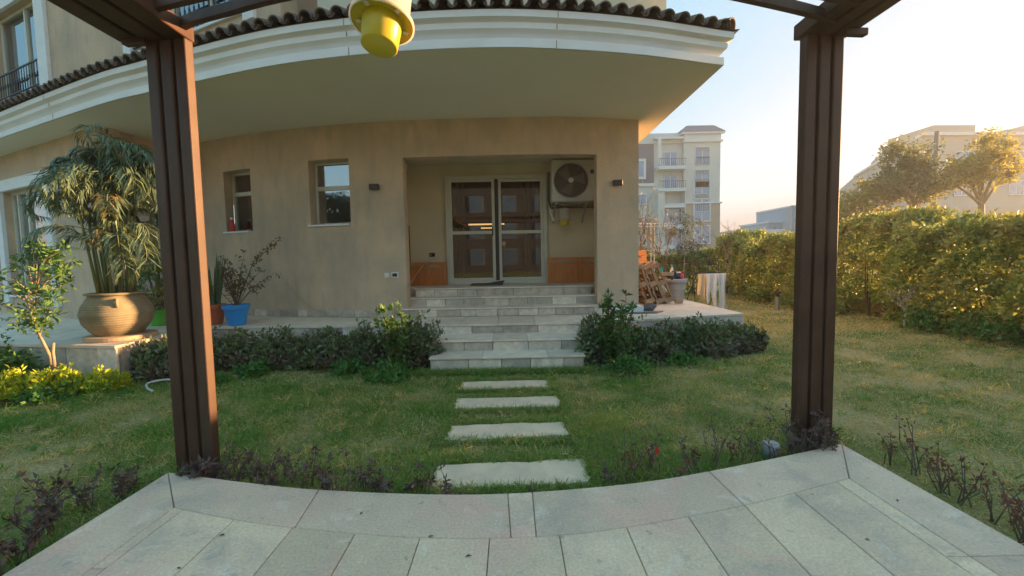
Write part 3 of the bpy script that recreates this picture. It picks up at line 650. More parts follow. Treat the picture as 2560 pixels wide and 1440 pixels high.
MB().lathe([(.34, 0), (.352, .012), (.358, .012), (.36, 0)], (cx, AY-.001, cz), 48, m=rx).build('fan_ring', 'ac_case', ac)
b = MB(); b.lohi((1.62, AY-.006, 3.22), (1.72, AY-.001, 3.30)); b.build('badge', 'black_plastic', ac)
b = MB(); b.lohi((1.60, AY-.02, 2.72), (1.80, AY-.001, 2.93)); bevel(b.build('valve_cover', 'ac_case', ac), .01)
b = MB()
for x in (.92, 1.55): b.lohi((x-.02, AY-.06, 2.62), (x+.02, 9.4, 2.655)); b.bar((x, 9.38, 2.30), (x, AY+.1, 2.62), .03, .03)
b.lohi((.80, AY-.08, 2.655), (1.85, AY-.03, 2.675)); b.lohi((.80, AY+.28, 2.655), (1.85, AY+.33, 2.675)); b.build('bracket', 'metal_grey', ac)
b = MB().tube([(.80, 8.9, 3.3), (.80, 8.92, 2.7), (.85, 9.0, 2.58), (1.0, 9.1, 2.60), (1.3, 9.2, 2.61), (1.8, 9.3, 2.62)], .02, 8); b.tube([(.86, 8.95, 2.64), (1.1, 8.92, 2.60), (1.5, 8.9, 2.62), (1.8, 8.9, 2.6)], .012, 8); b.build('pipe', 'dark_rubber', ac)
MB().tube([(.84, 9.1, 2.62), (.86, 9.15, 2.52), (.92, 9.2, 2.34)], .03, 10).build('drain_pipe', 'white_plastic', ac)
# fly traps
def fly_trap(loc, s, label, cord, tilt=None):
    t = thing('fly_trap', label, 'fly trap', loc, 'hanging yellow fly traps')
    x, y, z = loc; m = tilt or Matrix.Identity(3)
    L = lambda pr_: [(r*s, h*s) for r, h in pr_]
    MB().lathe(L([(0, 0), (.044, 0), (.047, .003), (.052, .078), (.052, .082)]), loc, 40, m=m).build('cup', 'yellow_plastic', t, smooth=True)
    MB().lathe(L([(.050, .075), (.056, .077), (.077, .070), (.079, .066), (.080, .071), (.078, .076), (.05, .084)]), loc, 48, m=m).build('flange', 'yellow_plastic', t, smooth=True)
    MB().lathe(L([(.0805, .064), (.084, .066), (.083, .076), (.070, .084), (.068, .095), (.067, .19), (.058, .205), (.02, .212), (0, .212)]), loc, 48, m=m).build('clear_dome', 'clear_plastic', t, smooth=True)
    for k in range(5):
        ho = MB()
        a = k*2*math.pi/5+.6
        p = m @ V(.065*s*math.cos(a), .065*s*math.sin(a), .0725*s)+V(*loc); ho.box(p, (.016*s, .012*s, .001), a, m=m @ Matrix.Rotation(a, 3, 'Z')); ho.build('entry_hole', 'cream_cloth', t)
    top = m @ V(0, 0, .21*s)+V(*loc); MB().tube([top, cord], .0015 if s < 1.2 else .003, 5).build('string', 'cable', t)
fly_trap((-.325, 1.12, 2.065), .97, 'large looking yellow and clear fly trap hanging close overhead from the pergola', (-.325, 1.18, 3.11), Matrix.Rotation(rad(-12), 3, 'X') @ Matrix.Rotation(rad(5), 3, 'Y'))
fly_trap((1.12, 8.95, 2.20), 1.75, 'small yellow and clear fly trap hanging under the air conditioner', (1.12, 8.95, 2.62))
# bottle and twigs on window sill
y = wy(-5.5)+.14
t = thing('spray_bottle', 'red bottle with pale cap standing on the smaller window sill', 'bottle', (-5.58, y, 2.16))
MB().lathe([(0, 0), (.045, 0), (.05, .02), (.05, .17), (.03, .24), (.028, .27), (0, .27)], (-5.56, y-.05, 2.152), 20).build('bottle_body', 'red_plastic', t, smooth=True)
MB().lathe([(0, .27), (.032, .27), (.03, .31), (0, .31)], (-5.56, y-.05, 2.152), 16).build('cap', 'white_plastic', t)
for x0, x1, zb, lab in ((-5.5, -5.0, 2.17, 'tangle of dry twigs on the sill beside the red bottle'), (-3.62, -2.95, 2.215, 'thin line of dry twigs along the larger small window sill')):
    b = MB()
    for k in range(45):
        x = random.uniform(x0, x1); yy = wy(x)+random.uniform(.04, .2); a = random.uniform(0, 6.3); L_ = random.uniform(.05, .16); p = V(x, yy, zb+random.uniform(0, .03)); q = p+V(math.cos(a)*L_, math.sin(a)*L_*.4, random.uniform(-.01, .035))
        b.tube([p, (p+q)/2+V(0, 0, .008), q], .003, 4)
    b.build('twig_pile', 'dry_twig', None, ((x0+x1)/2, wy(x0), zb), label=lab, category='twigs')
# cables
MB().tube(catmull([(-4.45, wy(-4.45)-.03, 1.35), (-4.2, wy(-4.2)-.03, 1.05), (-3.9, wy(-3.9)-.03, .80), (-3.55, wy(-3.5)-.05, .60), (-3.2, 7.80, .535), (-2.5, 7.62, .53), (-2.15, 7.60, .56), (-2.02, 7.58, .75), (-1.95, 7.57, 1.0), (-1.86, 7.9, 1.15), (-1.83, 8.3, 1.30), (-1.78, 8.9, 1.50), (-1.77, 9.12, 1.52), (-1.76, 9.14, 1.2)], .06), .006, 6).build('cable', 'cable', None, (-3.2, 7.8, .5), label='thin beige cable trailing down the tan wall, over the terrace and into the recess', category='cable')
# mat and cloth beside the right pier
b = MB(); b.prism([(1.75, 7.50), (2.55, 7.48), (2.75, 7.72), (1.95, 7.78)], TZ+.001, TZ+.012); b.build('floor_mat', 'grey_cloth', None, (2.2, 7.6, TZ), label='thin dark mat lying on the terrace at the foot of the right pier', category='mat')
def blob(c, r, seed=0, n=14, amp=.3):
    mb = MB(); rr = np.random.default_rng(seed); ph = rr.uniform(0, 6, 6); vs = []
    for i in range(n+1):
        th = math.pi*i/n
        for k in range(2*n):
            a = 2*math.pi*k/(2*n); d = 1+amp*(math.sin(3*a+ph[0]+th*2)*.4+math.sin(5*a+ph[1]-th*3)*.3+math.sin(4*th+ph[2]+a*2)*.4)
            vs.append((c[0]+r[0]*d*math.sin(th)*math.cos(a), c[1]+r[1]*d*math.sin(th)*math.sin(a), c[2]+r[2]*d*math.cos(th)))
    m2 = 2*n; mb.add(vs, [(i*m2+k, i*m2+(k+1) % m2, (i+1)*m2+(k+1) % m2, (i+1)*m2+k) for i in range(n) for k in range(m2)]); return mb
blob((2.56, 7.95, TZ+.06), (.12, .1, .07), 3).build('rag', 'grey_cloth', None, (2.56, 7.95, TZ), smooth=True, label='small crumpled dark rag against the right pier base', category='rag')

# ================================================================ PALLETS, BUCKET, RACK
def pallet(loc, lean, rz, label, w=.80, h=1.15, mname='pallet_wood', tone=None):
    t = thing('wooden_pallet', label, 'pallet', loc, 'wooden pallets leaning against the side wall')
    Mx = Matrix.Translation(V(*loc)) @ Matrix.Rotation(rz, 4, 'Z') @ Matrix.Rotation(lean, 4, 'Y')
    m3 = Mx.to_3x3()
    # local: z up the pallet (h), y along wall (w), x thickness (0.13)
    def lb(mb, a, b_, tint): c = Mx @ V(*[(a[i]+b_[i])/2 for i in range(3)]); mb.box(c, [b_[i]-a[i] for i in range(3)], 0, tint, m3)
    nb = max(4, int(h/.16)); mb = MB()
    for k in range(nb): z = k*(h-.1)/(nb-1); lb(mb, (0, 0, z), (.022, w, z+.1), random.random())
    lb(mb, (.022, 0, 0), (.04, .09, h), random.random()); lb(mb, (.022, w-.09, 0), (.04, w, h), random.random())
    mb.build('deck_board', mname, t)
    for yy in (0, w/2-.04, w-.08):
        for z in (0, h/2-.05, h-.10): mb = MB(); lb(mb, (.041, yy, z), (.15, yy+.08, z+.09), random.random()); mb.build('block', mname, t)
    mb = MB()
    for yy in (-.006, w/2-.04, w-.08): lb(mb, (.151, yy, 0), (.178, yy+.09, h), random.random())
    for z in (0, h/2-.05, h-.1): lb(mb, (.179, 0, z), (.195, w, z+.1), random.random())
    mb.build('bottom_board', mname, t); return t
p3 = pallet((3.27, 8.98, TZ+.003), -.44, rad(3), 'brown wooden pallet leaning outermost, next to the grey bucket', h=.90)
pallet((3.05, 8.92, TZ+.003), -.38, rad(2), 'brown wooden pallet in the middle of the leaning row', h=.88)
pallet((2.80, 8.86, TZ+.003), -.34, rad(1), 'brown wooden pallet leaning closest to the wall corner', h=.86)
MB().box((3.26, 8.95, 1.16), (.26, .09, .07), tint=.8).build('cleat', 'pallet_wood', p3); MB().box((3.50, 8.93, .58), (.14, .09, .09), tint=.6).build('cleat', 'pallet_wood', p3)
pallet((3.16, 9.9, TZ+.003), .10, rad(88), 'wooden pallet with low sunlight coloured in as orange, standing behind the brown ones and rising above them', .85, 1.16, 'sunlit_wood')
# crosspieces jutting from the outer pallet
# bucket
bx, by = 3.72, 9.62
t = thing('grey_bucket', 'large grey plastic pot at the terrace edge filled with bags and bottles', 'bucket', (bx, by, TZ))
MB().lathe([(0, .002), (.15, .002), (.155, .02), (.20, .40), (.225, .40), (.235, .50), (.225, .505), (.215, .46), (.15, .05)], (bx, by, TZ), 36).build('bucket_body', 'grey_plastic', t, smooth=True)
blob((bx-.08, by-.02, TZ+.55), (.14, .14, .10), 5, amp=.6).build('rubbish_bag', 'black_plastic', None, (bx-.08, by, TZ+.5), smooth=True, label='crumpled black plastic bag on top of the grey bucket', category='bag')
def bottle(x, y, z, r, h, mname, cap, label, group='bottles by the bucket'):
    t = thing('bottle', label, 'bottle', (x, y, z), group)
    MB().lathe([(0, 0), (r, 0), (r*1.05, h*.1), (r, h*.6), (r*.4, h*.8), (r*.4, h*.88), (0, h*.88)], (x, y, z), 18).build('bottle_body', mname, t, smooth=True)
    MB().lathe([(0, h*.86), (r*.5, h*.86), (r*.5, h), (0, h)], (x, y, z), 14).build('cap', cap, t)
bottle(bx-.07, by+.08, TZ+.42, .05, .40, 'white_plastic', 'cyan_plastic', 'white bottle with turquoise cap standing behind the black bag')
bottle(bx+.10, by-.05, TZ+.42, .05, .24, 'pink_plastic', 'red_plastic', 'pink and red bottle lying at the right of the black bag')
bottle(bx-.30, by+.1, TZ+.003, .06, .75, 'white_plastic', 'cyan_plastic', 'tall white bottle with turquoise cap between the pallets and the bucket')
t = thing('jerry_can', 'pale translucent plastic container behind the bag in the bucket', 'container', (bx+.05, by+.1, TZ+.4)); bevel(MB().box((bx+.07, by+.12, TZ+.53), (.2, .1, .24)).build('can_body', 'white_plastic', t), .03, 3)
# laundry rack
rk = thing('laundry_rack', 'thin black metal folding rack standing on the lawn with laundry on it', 'drying rack', (5.6, 12.2, 0))
b = MB(); r_ = .012; LX0, LX1 = 5.22, 5.95
for x in (LX0, LX1):
    b.tube([(x-.12, 11.8, 0), (x+.02, 12.35, 1.38)], r_, 6); b.tube([(x-.08, 12.7, 0), (x, 12.05, .98), (x+.02, 11.9, 1.04)], r_, 6)
b.tube([(LX0+.02, 12.35, 1.38), (LX1+.02, 12.35, 1.38)], r_, 6); b.build('frame', 'iron', rk)
b = MB()
for k in range(7): y = 11.85+k*.1; b.tube([(LX0-.4*(k > 4), y, 1.03+.002*k), (LX1, y, 1.03+.002*k)], .005, 5)
for z in (1.15, 1.27): b.tube([(LX0-.02, 12.28+(z-1.15)*.4, z), (LX1, 12.28+(z-1.15)*.4, z)], .005, 5)
b.tube([(LX0-.45, 12.3, 1.35), (LX0-.45, 12.3, .7)], .008, 5); b.tube([(LX0-.45, 12.32, 1.33), (LX0, 12.35, 1.36)], .008, 5); b.build('rail', 'iron', rk)
def cloth(name, mname, x0, x1, edge, z1, y, label, seed, hole=None):
    """edge(u) gives the hem height; hole(u, v) drops faces (between trouser legs)"""
    n, m = 40, 26; vs = []
    for i in range(n+1):
        u = i/n
        for j in range(m+1):
            v = j/m; x = x0+(x1-x0)*(u+(.5-u)*.16*math.sin(v*3.1)); z = z1-(z1-edge(u))*v; vs.append((x+.02*math.sin(5*v+seed)*v, y+(.012+.05*v)*math.sin(u*9+seed+v*2)+.006*math.sin(u*23+seed*2+v), z))
    fs = [(i*(m+1)+j, (i+1)*(m+1)+j, (i+1)*(m+1)+j+1, i*(m+1)+j+1) for i in range(n) for j in range(m) if not (hole and hole((i+.5)/n, (j+.5)/m))]
    o = MB().add(vs, fs).build(name, mname, None, ((x0+x1)/2, y, z1), smooth=True, label=label, category='laundry'); md = o.modifiers.new('s', 'SOLIDIFY'); md.thickness = .006
cloth('shirt', 'cream_cloth', 5.15, 5.36, lambda u: .42-.2*u+.06*math.sin(u*9), 1.03, 11.78, 'cream shirt hanging at the left end of the laundry rack', 1)
cloth('trousers', 'white_cloth', 5.33, 5.66, lambda u: .22 if u < .45 else .02, 1.035, 11.70, 'pale lilac trousers hanging in the middle of the laundry rack', 2, lambda u, v: v > .38 and abs(u-.5) < (v-.38)*.34)
cloth('pillowcase', 'white_cloth', 5.70, 5.94, lambda u: .03+.05*math.sin(u*7), 1.03, 11.80, 'white pinkish cloth hanging at the right end of the laundry rack', 4)
# bollard light, garden spot, hose
t = thing('bollard_light', 'short dark grey bollard light standing on the lawn near the hedge', 'bollard light', (7.28, 11.65, 0))
MB().lathe([(0, 0), (.06, 0), (.06, .36), (.065, .37), (0, .37)], (7.28, 11.65, 0), 20).build('post', 'metal_grey', t); MB().lathe([(0, .37), (.05, .37), (.05, .45), (.075, .46), (.07, .50), (0, .51)], (7.28, 11.65, 0), 20).build('lamp_head', 'iron', t)
t = thing('garden_spotlight', 'small round grey ground light at the foot of the right pergola post', 'garden light', (1.90, 3.10, 0))
MB().lathe([(0, 0), (.05, 0), (.055, .10), (.06, .12), (.052, .13), (.045, .125), (0, .125)], (1.90, 3.08, 0), 24).build('housing', 'grey_plastic', t, smooth=True); MB().lathe([(0, .128), (.042, .128), (0, .134)], (1.90, 3.08, 0), 20).build('lens', 'metal_grey', t)
MB().tube(catmull([(-4.35, 5.05, .02), (-4.5, 5.15, .03), (-4.62, 5.3, .05), (-4.5, 5.42, .06), (-4.25, 5.36, .05), (-4.1, 5.25, .01)], .05), .014, 8).build('garden_hose', 'hose', None, (-4.3, 5.2, 0), smooth=True, label='pale garden hose curling on the grass behind the left pergola post', category='hose')

# ================================================================ PERGOLA
pg = thing('pergola', 'dark brown metal pergola frame with two fluted posts and curved cross bars', 'pergola', (0, 2.5, 0))
def fluted(name, a, b_, wdir, w, d, n=3, gapw=.028):
    a, b_, wd = V(*a), V(*b_), V(*wdir).normalized(); ax = (b_-a).normalized(); dd = ax.cross(wd).normalized()
    def bx(mb, o0, o1, e0, e1, sh=0):
        q = [wd*o0+dd*e0, wd*o1+dd*e0, wd*o1+dd*e1, wd*o0+dd*e1]; mb.hexa([a+k for k in q][::-1], [b_+k for k in q][::-1])
    mb = MB(); bw = (w-(n-1)*gapw)/n
    for k in range(n): o0 = -w/2+k*(bw+gapw); bx(mb, o0, o0+bw, -d/2, d/2)
    o = bevel(mb.build(name, 'brown_steel', pg), .011, 3)
    mb = MB(); bx(mb, -w/2+.012, w/2-.012, -d/2+.022, d/2-.022); mb.build('core', 'steel_core', o); return o
PT = 3.05
fluted('post', (-2.31, 3.02, 0), (-2.31, 3.02, PT), (1, -.17, 0), .315, .07)
fluted('post', (2.31, 3.24, 0), (2.31, 3.24, PT+.06), (1, .16, 0), .315, .07)
zb = PT+.01+.07
fluted('beam', (-2.405, 3.06, PT+.058), (-2.30, -1.6, PT+.058), (1, 0, 0), .49, .11)
fluted('beam', (2.32, 3.30, PT+.112), (2.28, -1.6, PT+.112), (1, 0, 0), .37, .11)
for s_, x, y, z in ((-1, -2.52, 3.00, PT-.005), (1, 2.47, 3.14, PT+.035)):
    bevel(MB().box((x, y, z), (.17, .05, .05), -.1*s_*-1).build('cross_cap', 'brown_steel', pg), .006)
def arcbar(pts, z, r=.032):
    b = MB(); c = catmull(pts, .1)
    w0, w1 = offset(c, .022), offset(c, -.022); vs = []
    for a_, d_ in zip(w0, w1): vs += [(*a_, z-.03), (*d_, z-.03), (*d_, z+.03), (*a_, z+.03)]
    b.add(vs, [(4*i+k, 4*i+(k+1) % 4, 4*i+4+(k+1) % 4, 4*i+4+k) for i in range(len(c)-1) for k in range(4)]+[(0, 1, 2, 3), tuple(4*len(c)-4+k for k in (3, 2, 1, 0))]); b.build('curved_bar', 'brown_steel', pg)
arcbar([(-2.22, 2.99), (-2.05, 2.90), (-1.78, 2.81), (-1.36, 2.67), (-.7, 2.52), (0, 2.48), (.6, 2.54), (1.2, 2.68), (1.62, 2.81), (2.05, 2.96), (2.25, 3.05)], zb+.0)
arcbar([(-2.25, 2.77), (-1.54, 2.57), (-.8, 2.38), (0, 2.32), (.8, 2.42), (1.75, 2.69), (2.25, 2.84)], zb+.0)
arcbar([(-2.25, 2.42), (-1.54, 2.22), (-.8, 2.03), (0, 1.97), (.8, 2.07), (1.75, 2.34), (2.25, 2.49)], zb+.0)
MB().bar((-.33, 2.0, zb+.0), (-.33, .2, zb+.0), .045, .05).build('cross_bar', 'brown_steel', pg)
MB().bar((-2.27, .2, zb), (2.27, .2, zb), .05, .06).build('cross_bar', 'brown_steel', pg)

# ================================================================ PLANTS
def unit(n): v = rng.normal(size=(n, 3)); return v/np.linalg.norm(v, axis=1, keepdims=True)
def clumps(mb, C, k, r, L, Wd, up=.3, out=None):
    """rosettes of k leaves round every centre of C"""
    C = np.asarray(C); n = len(C); D = unit(n*k); D[:, 2] += up
    if out is not None: D += np.repeat(out, k, 0)*.8
    P = np.repeat(C, k, 0)+D*rng.random((n*k, 1))*r*.6
    t = np.clip(np.repeat(rng.random(n), k)*.6+rng.random(n*k)*.4, 0, 1)
    mb.leaves(P, D, L*(.6+.7*rng.random(n*k)), Wd*(.6+.7*rng.random(n*k)), t); return mb
def bush(name, label, cat, loc, r, h, n, leaf, m, group=None, k=7, stems=7, stem_m='bark', up=.35, ry=None, lump=.25, base=.12):
    t = thing(name, label, cat, (loc[0], loc[1], 0 if len(loc) < 3 else loc[2]), group); z0 = t['_o'][2]; ry = ry or r
    u = unit(n); u[:, 2] = np.abs(u[:, 2])*1.0-.15*rng.random(n); rad_ = (.45+.55*rng.random(n)**.5)
    ph = rng.uniform(0, 6, 4); az = np.arctan2(u[:, 1], u[:, 0])
    rad_ = rad_*(1+lump*np.sin(az*3+ph[0])+lump*.7*np.sin(az*5+u[:, 2]*4+ph[1]))
    C = np.stack([loc[0]+u[:, 0]*rad_*r, loc[1]+u[:, 1]*rad_*ry, z0+h*base+np.maximum(u[:, 2], -.1)*rad_*h*(1-base)*.95], 1)
    s = MB()
    for i in range(stems):
        q = C[rng.integers(n)]; s.tube([(loc[0]+random.uniform(-.05, .05), loc[1]+random.uniform(-.05, .05), z0), ((loc[0]+q[0])/2, (loc[1]+q[1])/2, z0+(q[2]-z0)*.55), tuple(q)], [.012, .008, .003], 5)
    s.build('stem', stem_m, t)
    f = MB(); clumps(f, C, k, leaf*1.2, leaf, leaf*.5, up); f.build('foliage', m, t); return t
GB = 'dark low bushes along the terrace front'
for x, y, r, h, lab in [(-4.75, 5.75, .42, .50, 'dark low bush right beside the left pergola post and the lit platform end'), (-4.15, 6.28, .45, .50, 'dark low bush under the blue pot'),
        (-3.45, 6.25, .48, .52, 'dark low bush between the blue pot and the middle of the terrace front'), (-2.75, 6.2, .48, .50, 'dark purplish low bush left of the taller shrub by the steps'),
        (-2.15, 6.22, .42, .55, 'dark bush directly touching the left side of the tall green shrub by the steps'), (-1.35, 6.12, .33, .62, 'dark purple bush between the left tall shrub and the steps'),
        (1.22, 6.2, .30, .60, 'dark bush between the steps and the right tall green shrub'), (2.0, 6.2, .45, .52, 'dark purplish low bush just right of the right tall green shrub'),
        (2.7, 6.42, .48, .55, 'dark low bush in the middle of the right part of the terrace front'), (3.3, 6.68, .46, .44, 'dark low bush near the outer terrace corner'), (3.72, 6.86, .26, .34, 'rightmost dark low bush, hugging the terrace corner')]:
    bush('low_bush', lab, 'bush', (x, y), r, h, 330, .075, 'dark_leaf', GB, k=8, ry=.36, up=.5)
def shrub_tall(x, y, h, lab, seed):
    t = thing('leafy_shrub', lab, 'shrub', (x, y, 0), 'tall green shrubs beside the entrance steps'); s = MB(); f = MB(); tips = []
    for i in range(15):
        a = random.uniform(0, 6.28); rr = random.uniform(.05, .28); hh = h*random.uniform(.55, 1.05) if i else h*1.08
        p0 = V(x+.03*math.cos(a), y+.03*math.sin(a), 0); p2 = V(x+rr*math.cos(a), y+rr*math.sin(a), hh); p1 = (p0+p2)/2+V(.05*math.cos(a), .05*math.sin(a), .05); s.tube([p0, p1, p2], [.011, .008, .003], 5)
        n = 26; tt = rng.random(n)*.85+.15; P = np.array([tuple(p0*(1-q)**2+p1*2*q*(1-q)+p2*q*q) for q in tt]); D = unit(n); D[:, 2] = D[:, 2]*.4+.45
        f.leaves(np.repeat(P, 3, 0), np.concatenate([D+unit(n)*.5 for _ in range(3)]).reshape(3, n, 3).transpose(1, 0, 2).reshape(-1, 3), .10, .032, rng.random(n*3))
    s.build('stem', 'bark', t); f.build('foliage', 'green_leaf', t)
shrub_tall(-1.62, 5.82, .88, 'upright green shrub at the left side of the entrance steps', 1); shrub_tall(1.42, 5.85, .98, 'upright green shrub at the right side of the entrance steps', 2)
GW = 'fresh green weeds at the foot of the bushes'
for x, y, r, h, lab in [(-1.62, 5.45, .30, .26, 'bright green weeds at the foot of the left tall shrub'), (-3.55, 5.75, .20, .18, 'small bright green weed patch left of the left tall shrub, under the dark bushes'), (-3.95, 5.3, .26, .16, 'green weeds growing immediately right of the left pergola post'),
        (1.55, 5.50, .30, .24, 'bright green weeds at the foot of the right tall shrub'), (2.35, 5.95, .30, .14, 'flat green weeds in front of the right dark bushes'), (-2.25, 5.72, .2, .2, 'green weeds between the left tall shrub and the middle weed patch'), (-5.4, 4.85, .3, .16, 'flat green weeds below the lime bushes')]:
    bush('weed_patch', lab, 'weeds', (x, y), r, h, 110, .06, 'weed_leaf', GW, k=6, stems=3, up=.2)
GL = 'lime green bushes at the left edge'
for x, y, r, h, lab in [(-5.95, 4.75, .36, .36, 'lime green bush, brightest and leftmost in front of the platform'), (-5.42, 5.0, .24, .32, 'lime green bush at the foot of the small tree'), (-4.98, 5.12, .17, .24, 'smallest lime green bush below the platform corner')]:
    bush('lime_bush', lab, 'bush', (x, y), r, h, 240, .06, 'lime_leaf', GL, k=7, up=.6)
bush('leafy_bush', 'dark green bush behind the lime bushes at the left edge', 'bush', (-6.5, 5.35), .45, .5, 300, .07, 'green_leaf')
bush('leafy_bush', 'loose bluish green bush at the far left edge of the photo', 'bush', (-7.1, 5.6), .35, .85, 120, .055, 'green_leaf', k=4, stems=14)

def branching(t, base, height, spread, levels, n0, r0, m, lmb=None, leaf=None, seed=1, trunk=.35, tilt=0, twist=.5, curve=.1):
    """tapered trunk with limbs; returns tips"""
    rr = random.Random(seed); s = MB(); tips = []
    def grow(p, d, L, r, lv):
        n = 4; pts = [p]; q = p.copy(); dd = d.copy()
        for i in range(n):
            dd = (dd+V(rr.gauss(0, curve), rr.gauss(0, curve), rr.gauss(0, curve)*.5+.03)).normalized(); q = q+dd*(L/n); pts.append(q.copy())
        s.tube(pts, [r*(1-.55*i/n) for i in range(n+1)], 6 if r > .01 else 4)
        if lv <= 0: tips.append((q, dd)); return
        for k in range(rr.randint(2, 3)+(lv == levels)*(n0-2)):
            a = rr.uniform(0, 6.28); side = dd.orthogonal().normalized(); side.rotate(Matrix.Rotation(a, 3, dd)); nd = (dd+side*rr.uniform(spread*.6, spread*1.3)).normalized()
            st = pts[rr.randint(2, n)] if lv < levels else pts[rr.randint(n-1, n)]
            grow(st, nd, L*rr.uniform(.6, .85), max(r*.58, .0055), lv-1)
        tips.append((q, dd))
    grow(V(*base), V(tilt, 0, 1).normalized(), height*trunk, r0, levels); s.build('trunk', m, t, smooth=True); return tips
# small tree by the platform
t = thing('young_citrus_tree', 'young green tree with thin pale double trunk in front of the left window', 'tree', (-5.62, 5.15, 0))
s = MB()
s.tube([(-5.62, 5.15, 0), (-5.66, 5.15, .45), (-5.80, 5.17, .75), (-5.95, 5.2, 1.2)], [.022, .018, .014, .008], 8); s.tube([(-5.58, 5.13, 0), (-5.60, 5.13, .5), (-5.58, 5.13, .62)], [.02, .017, .015], 8)
ctr = []
for i in range(46):
    z = random.uniform(.75, 1.78); hw = .42*(1-abs(z-1.35)/.9); a = random.uniform(0, 6.28); c = V(-5.85+math.cos(a)*hw*random.uniform(.3, 1.3), 5.17+math.sin(a)*hw*.6, z); ctr.append(c)
    if i % 2 == 0: s.tube([(-5.8, 5.17, min(z*.85, 1.2)), (V(-5.8, 5.17, z*.9)+c)/2, c], [.008, .006, .003], 4)
for x, z in ((-6.35, 1.15), (-6.42, 1.0), (-6.2, 1.1), (-5.35, 1.75), (-5.45, 1.55), (-6.3, 1.4), (-5.3, 1.62)): c = V(x, 5.15, z); ctr.append(c); s.tube([(-5.85, 5.17, z-.2), c], [.007, .003], 4)
s.build('trunk', 'pale_bark', t, smooth=True); f = MB(); clumps(f, [tuple(c) for c in ctr], 22, .12, .075, .032, .2); f.build('crown', 'green_leaf', t)

# pot and palm
PX, PY = -5.56, 5.98; z0 = TZ+.003
t = thing('clay_pot', 'huge round ribbed clay pot with small handles on a flat saucer, holding the palm', 'plant pot', (PX, PY, z0))
MB().lathe([(0, 0), (.39, 0), (.40, .01), (.40, .055), (.385, .06), (0, .06)], (PX+.03, PY, z0), 48).build('saucer', 'terracotta_saucer', t)
pr_ = []
for i in range(61):
    u = i/60; z = .06+.55*u; r = np.interp(u, [0, .12, .3, .55, .75, .9, 1.0], [.25, .31, .375, .405, .375, .325, .295])+.0035*math.sin(u*110); pr_.append((r, z))
pr_ += [(.315, .615), (.335, .62), (.335, .645), (.30, .65), (.27, .64), (.27, .5)]
MB().lathe(pr_, (PX, PY, z0), 64).build('pot_body', 'clay', t, smooth=True)
for a in (-48,):
    a = rad(a); c = lambda r, z: (PX+r*math.cos(a), PY+r*math.sin(a), z0+z); MB().tube([c(.30, .56), c(.36, .56), c(.385, .51), c(.375, .46)], .02, 8).build('handle', 'clay', t, smooth=True)
MB().lathe([(0, .57), (.275, .57), (.275, .5)], (PX, PY, z0), 32).build('earth', 'soil', t)
def frond(fm, rib, base, az, L, el0, droop, lf=.28, m=42, tw=0):
    d = V(math.cos(az), math.sin(az), 0); p = V(*base); pts = [p.copy()]; el = el0; n = 14
    for i in range(n): el -= droop*(i/n)*1.7/n*2; p = p+(d*math.cos(el)+V(0, 0, math.sin(el)))*(L/n); pts.append(p.copy())
    rib.tube(pts, [.008*(1-.8*i/n) for i in range(n+1)], 4)
    A_ = np.array([tuple(q) for q in pts]); side = np.array([-math.sin(az), math.cos(az), 0])
    for sg in (-1, 1):
        u = np.linspace(.18, .99, m); P = np.stack([np.interp(u*n, range(n+1), A_[:, k]) for k in range(3)], 1); P2 = np.stack([np.interp(np.minimum(u*n+.6, n), range(n+1), A_[:, k]) for k in range(3)], 1); Tn = P2-np.stack([np.interp(np.maximum(u*n-.6, 0), range(n+1), A_[:, k]) for k in range(3)], 1); Tn /= np.linalg.norm(Tn, axis=1, keepdims=True)
        D = Tn*.75+side*sg*.75+np.array([0, 0, -.35])+rng.normal(size=(m, 3))*.09; Ln = lf*np.sin(np.clip(u, .1, 1)*math.pi*.86+.25)**.6*(.85+.3*rng.random(m))
        fm.leaves(P, D, Ln, .017, np.clip(.35+.4*rng.random(m)+tw, 0, 1), N=np.tile([[0, 0, 1.]], (m, 1))+rng.normal(size=(m, 3))*.3, fold=.35)
t = thing('areca_palm', 'tall bushy palm with drooping feathery fronds growing from the clay pot', 'palm', (PX, PY, z0+.57))
rib = MB(); fm = MB(); cn = MB(); dry = MB()
for i in range(20):
    a = random.uniform(0, 6.28); rr = .2*math.sqrt(random.random()); x0, y0 = PX+rr*math.cos(a), PY+rr*math.sin(a); h = random.uniform(.6, 1.95); lean = random.uniform(.02, .13)
    top = (x0+lean*math.cos(a)*h, y0+lean*math.sin(a)*h, z0+.57+h); cn.tube([(x0, y0, z0+.56), ((x0+top[0])/2, (y0+top[1])/2, z0+.57+h*.5), top], [.02, .016, .012], 6)
    for k in range(7 if h > .9 else 4):
        az = a+random.gauss(0, 1.5) if random.random() < .6 else random.uniform(0, 6.28)
        frond(fm, rib, top, az, random.uniform(.5, .82)*(.72 if math.cos(az) < -.3 else 1), random.uniform(.8, 1.4), random.uniform(1.6, 2.8), random.uniform(.20, .30), m=30, tw=random.uniform(-.3, .25))
for az, L_, zz in ((-.9, .8, 1.75), (-1.5, .6, 1.35)): frond(dry, rib, (PX+.12, PY-.1, z0+zz), az, L_, .9, 2.4, .26, m=26)
for az, b_, L_ in ((-.35, (PX+.2, PY-.12, z0+1.35), .95), (-2.4, (PX-.1, PY-.15, z0+1.5), 1.0), (-.6, (PX+.15, PY-.15, z0+1.15), .75)): frond(fm, rib, b_, az, L_, .3, 2.0, .30, tw=-.1)
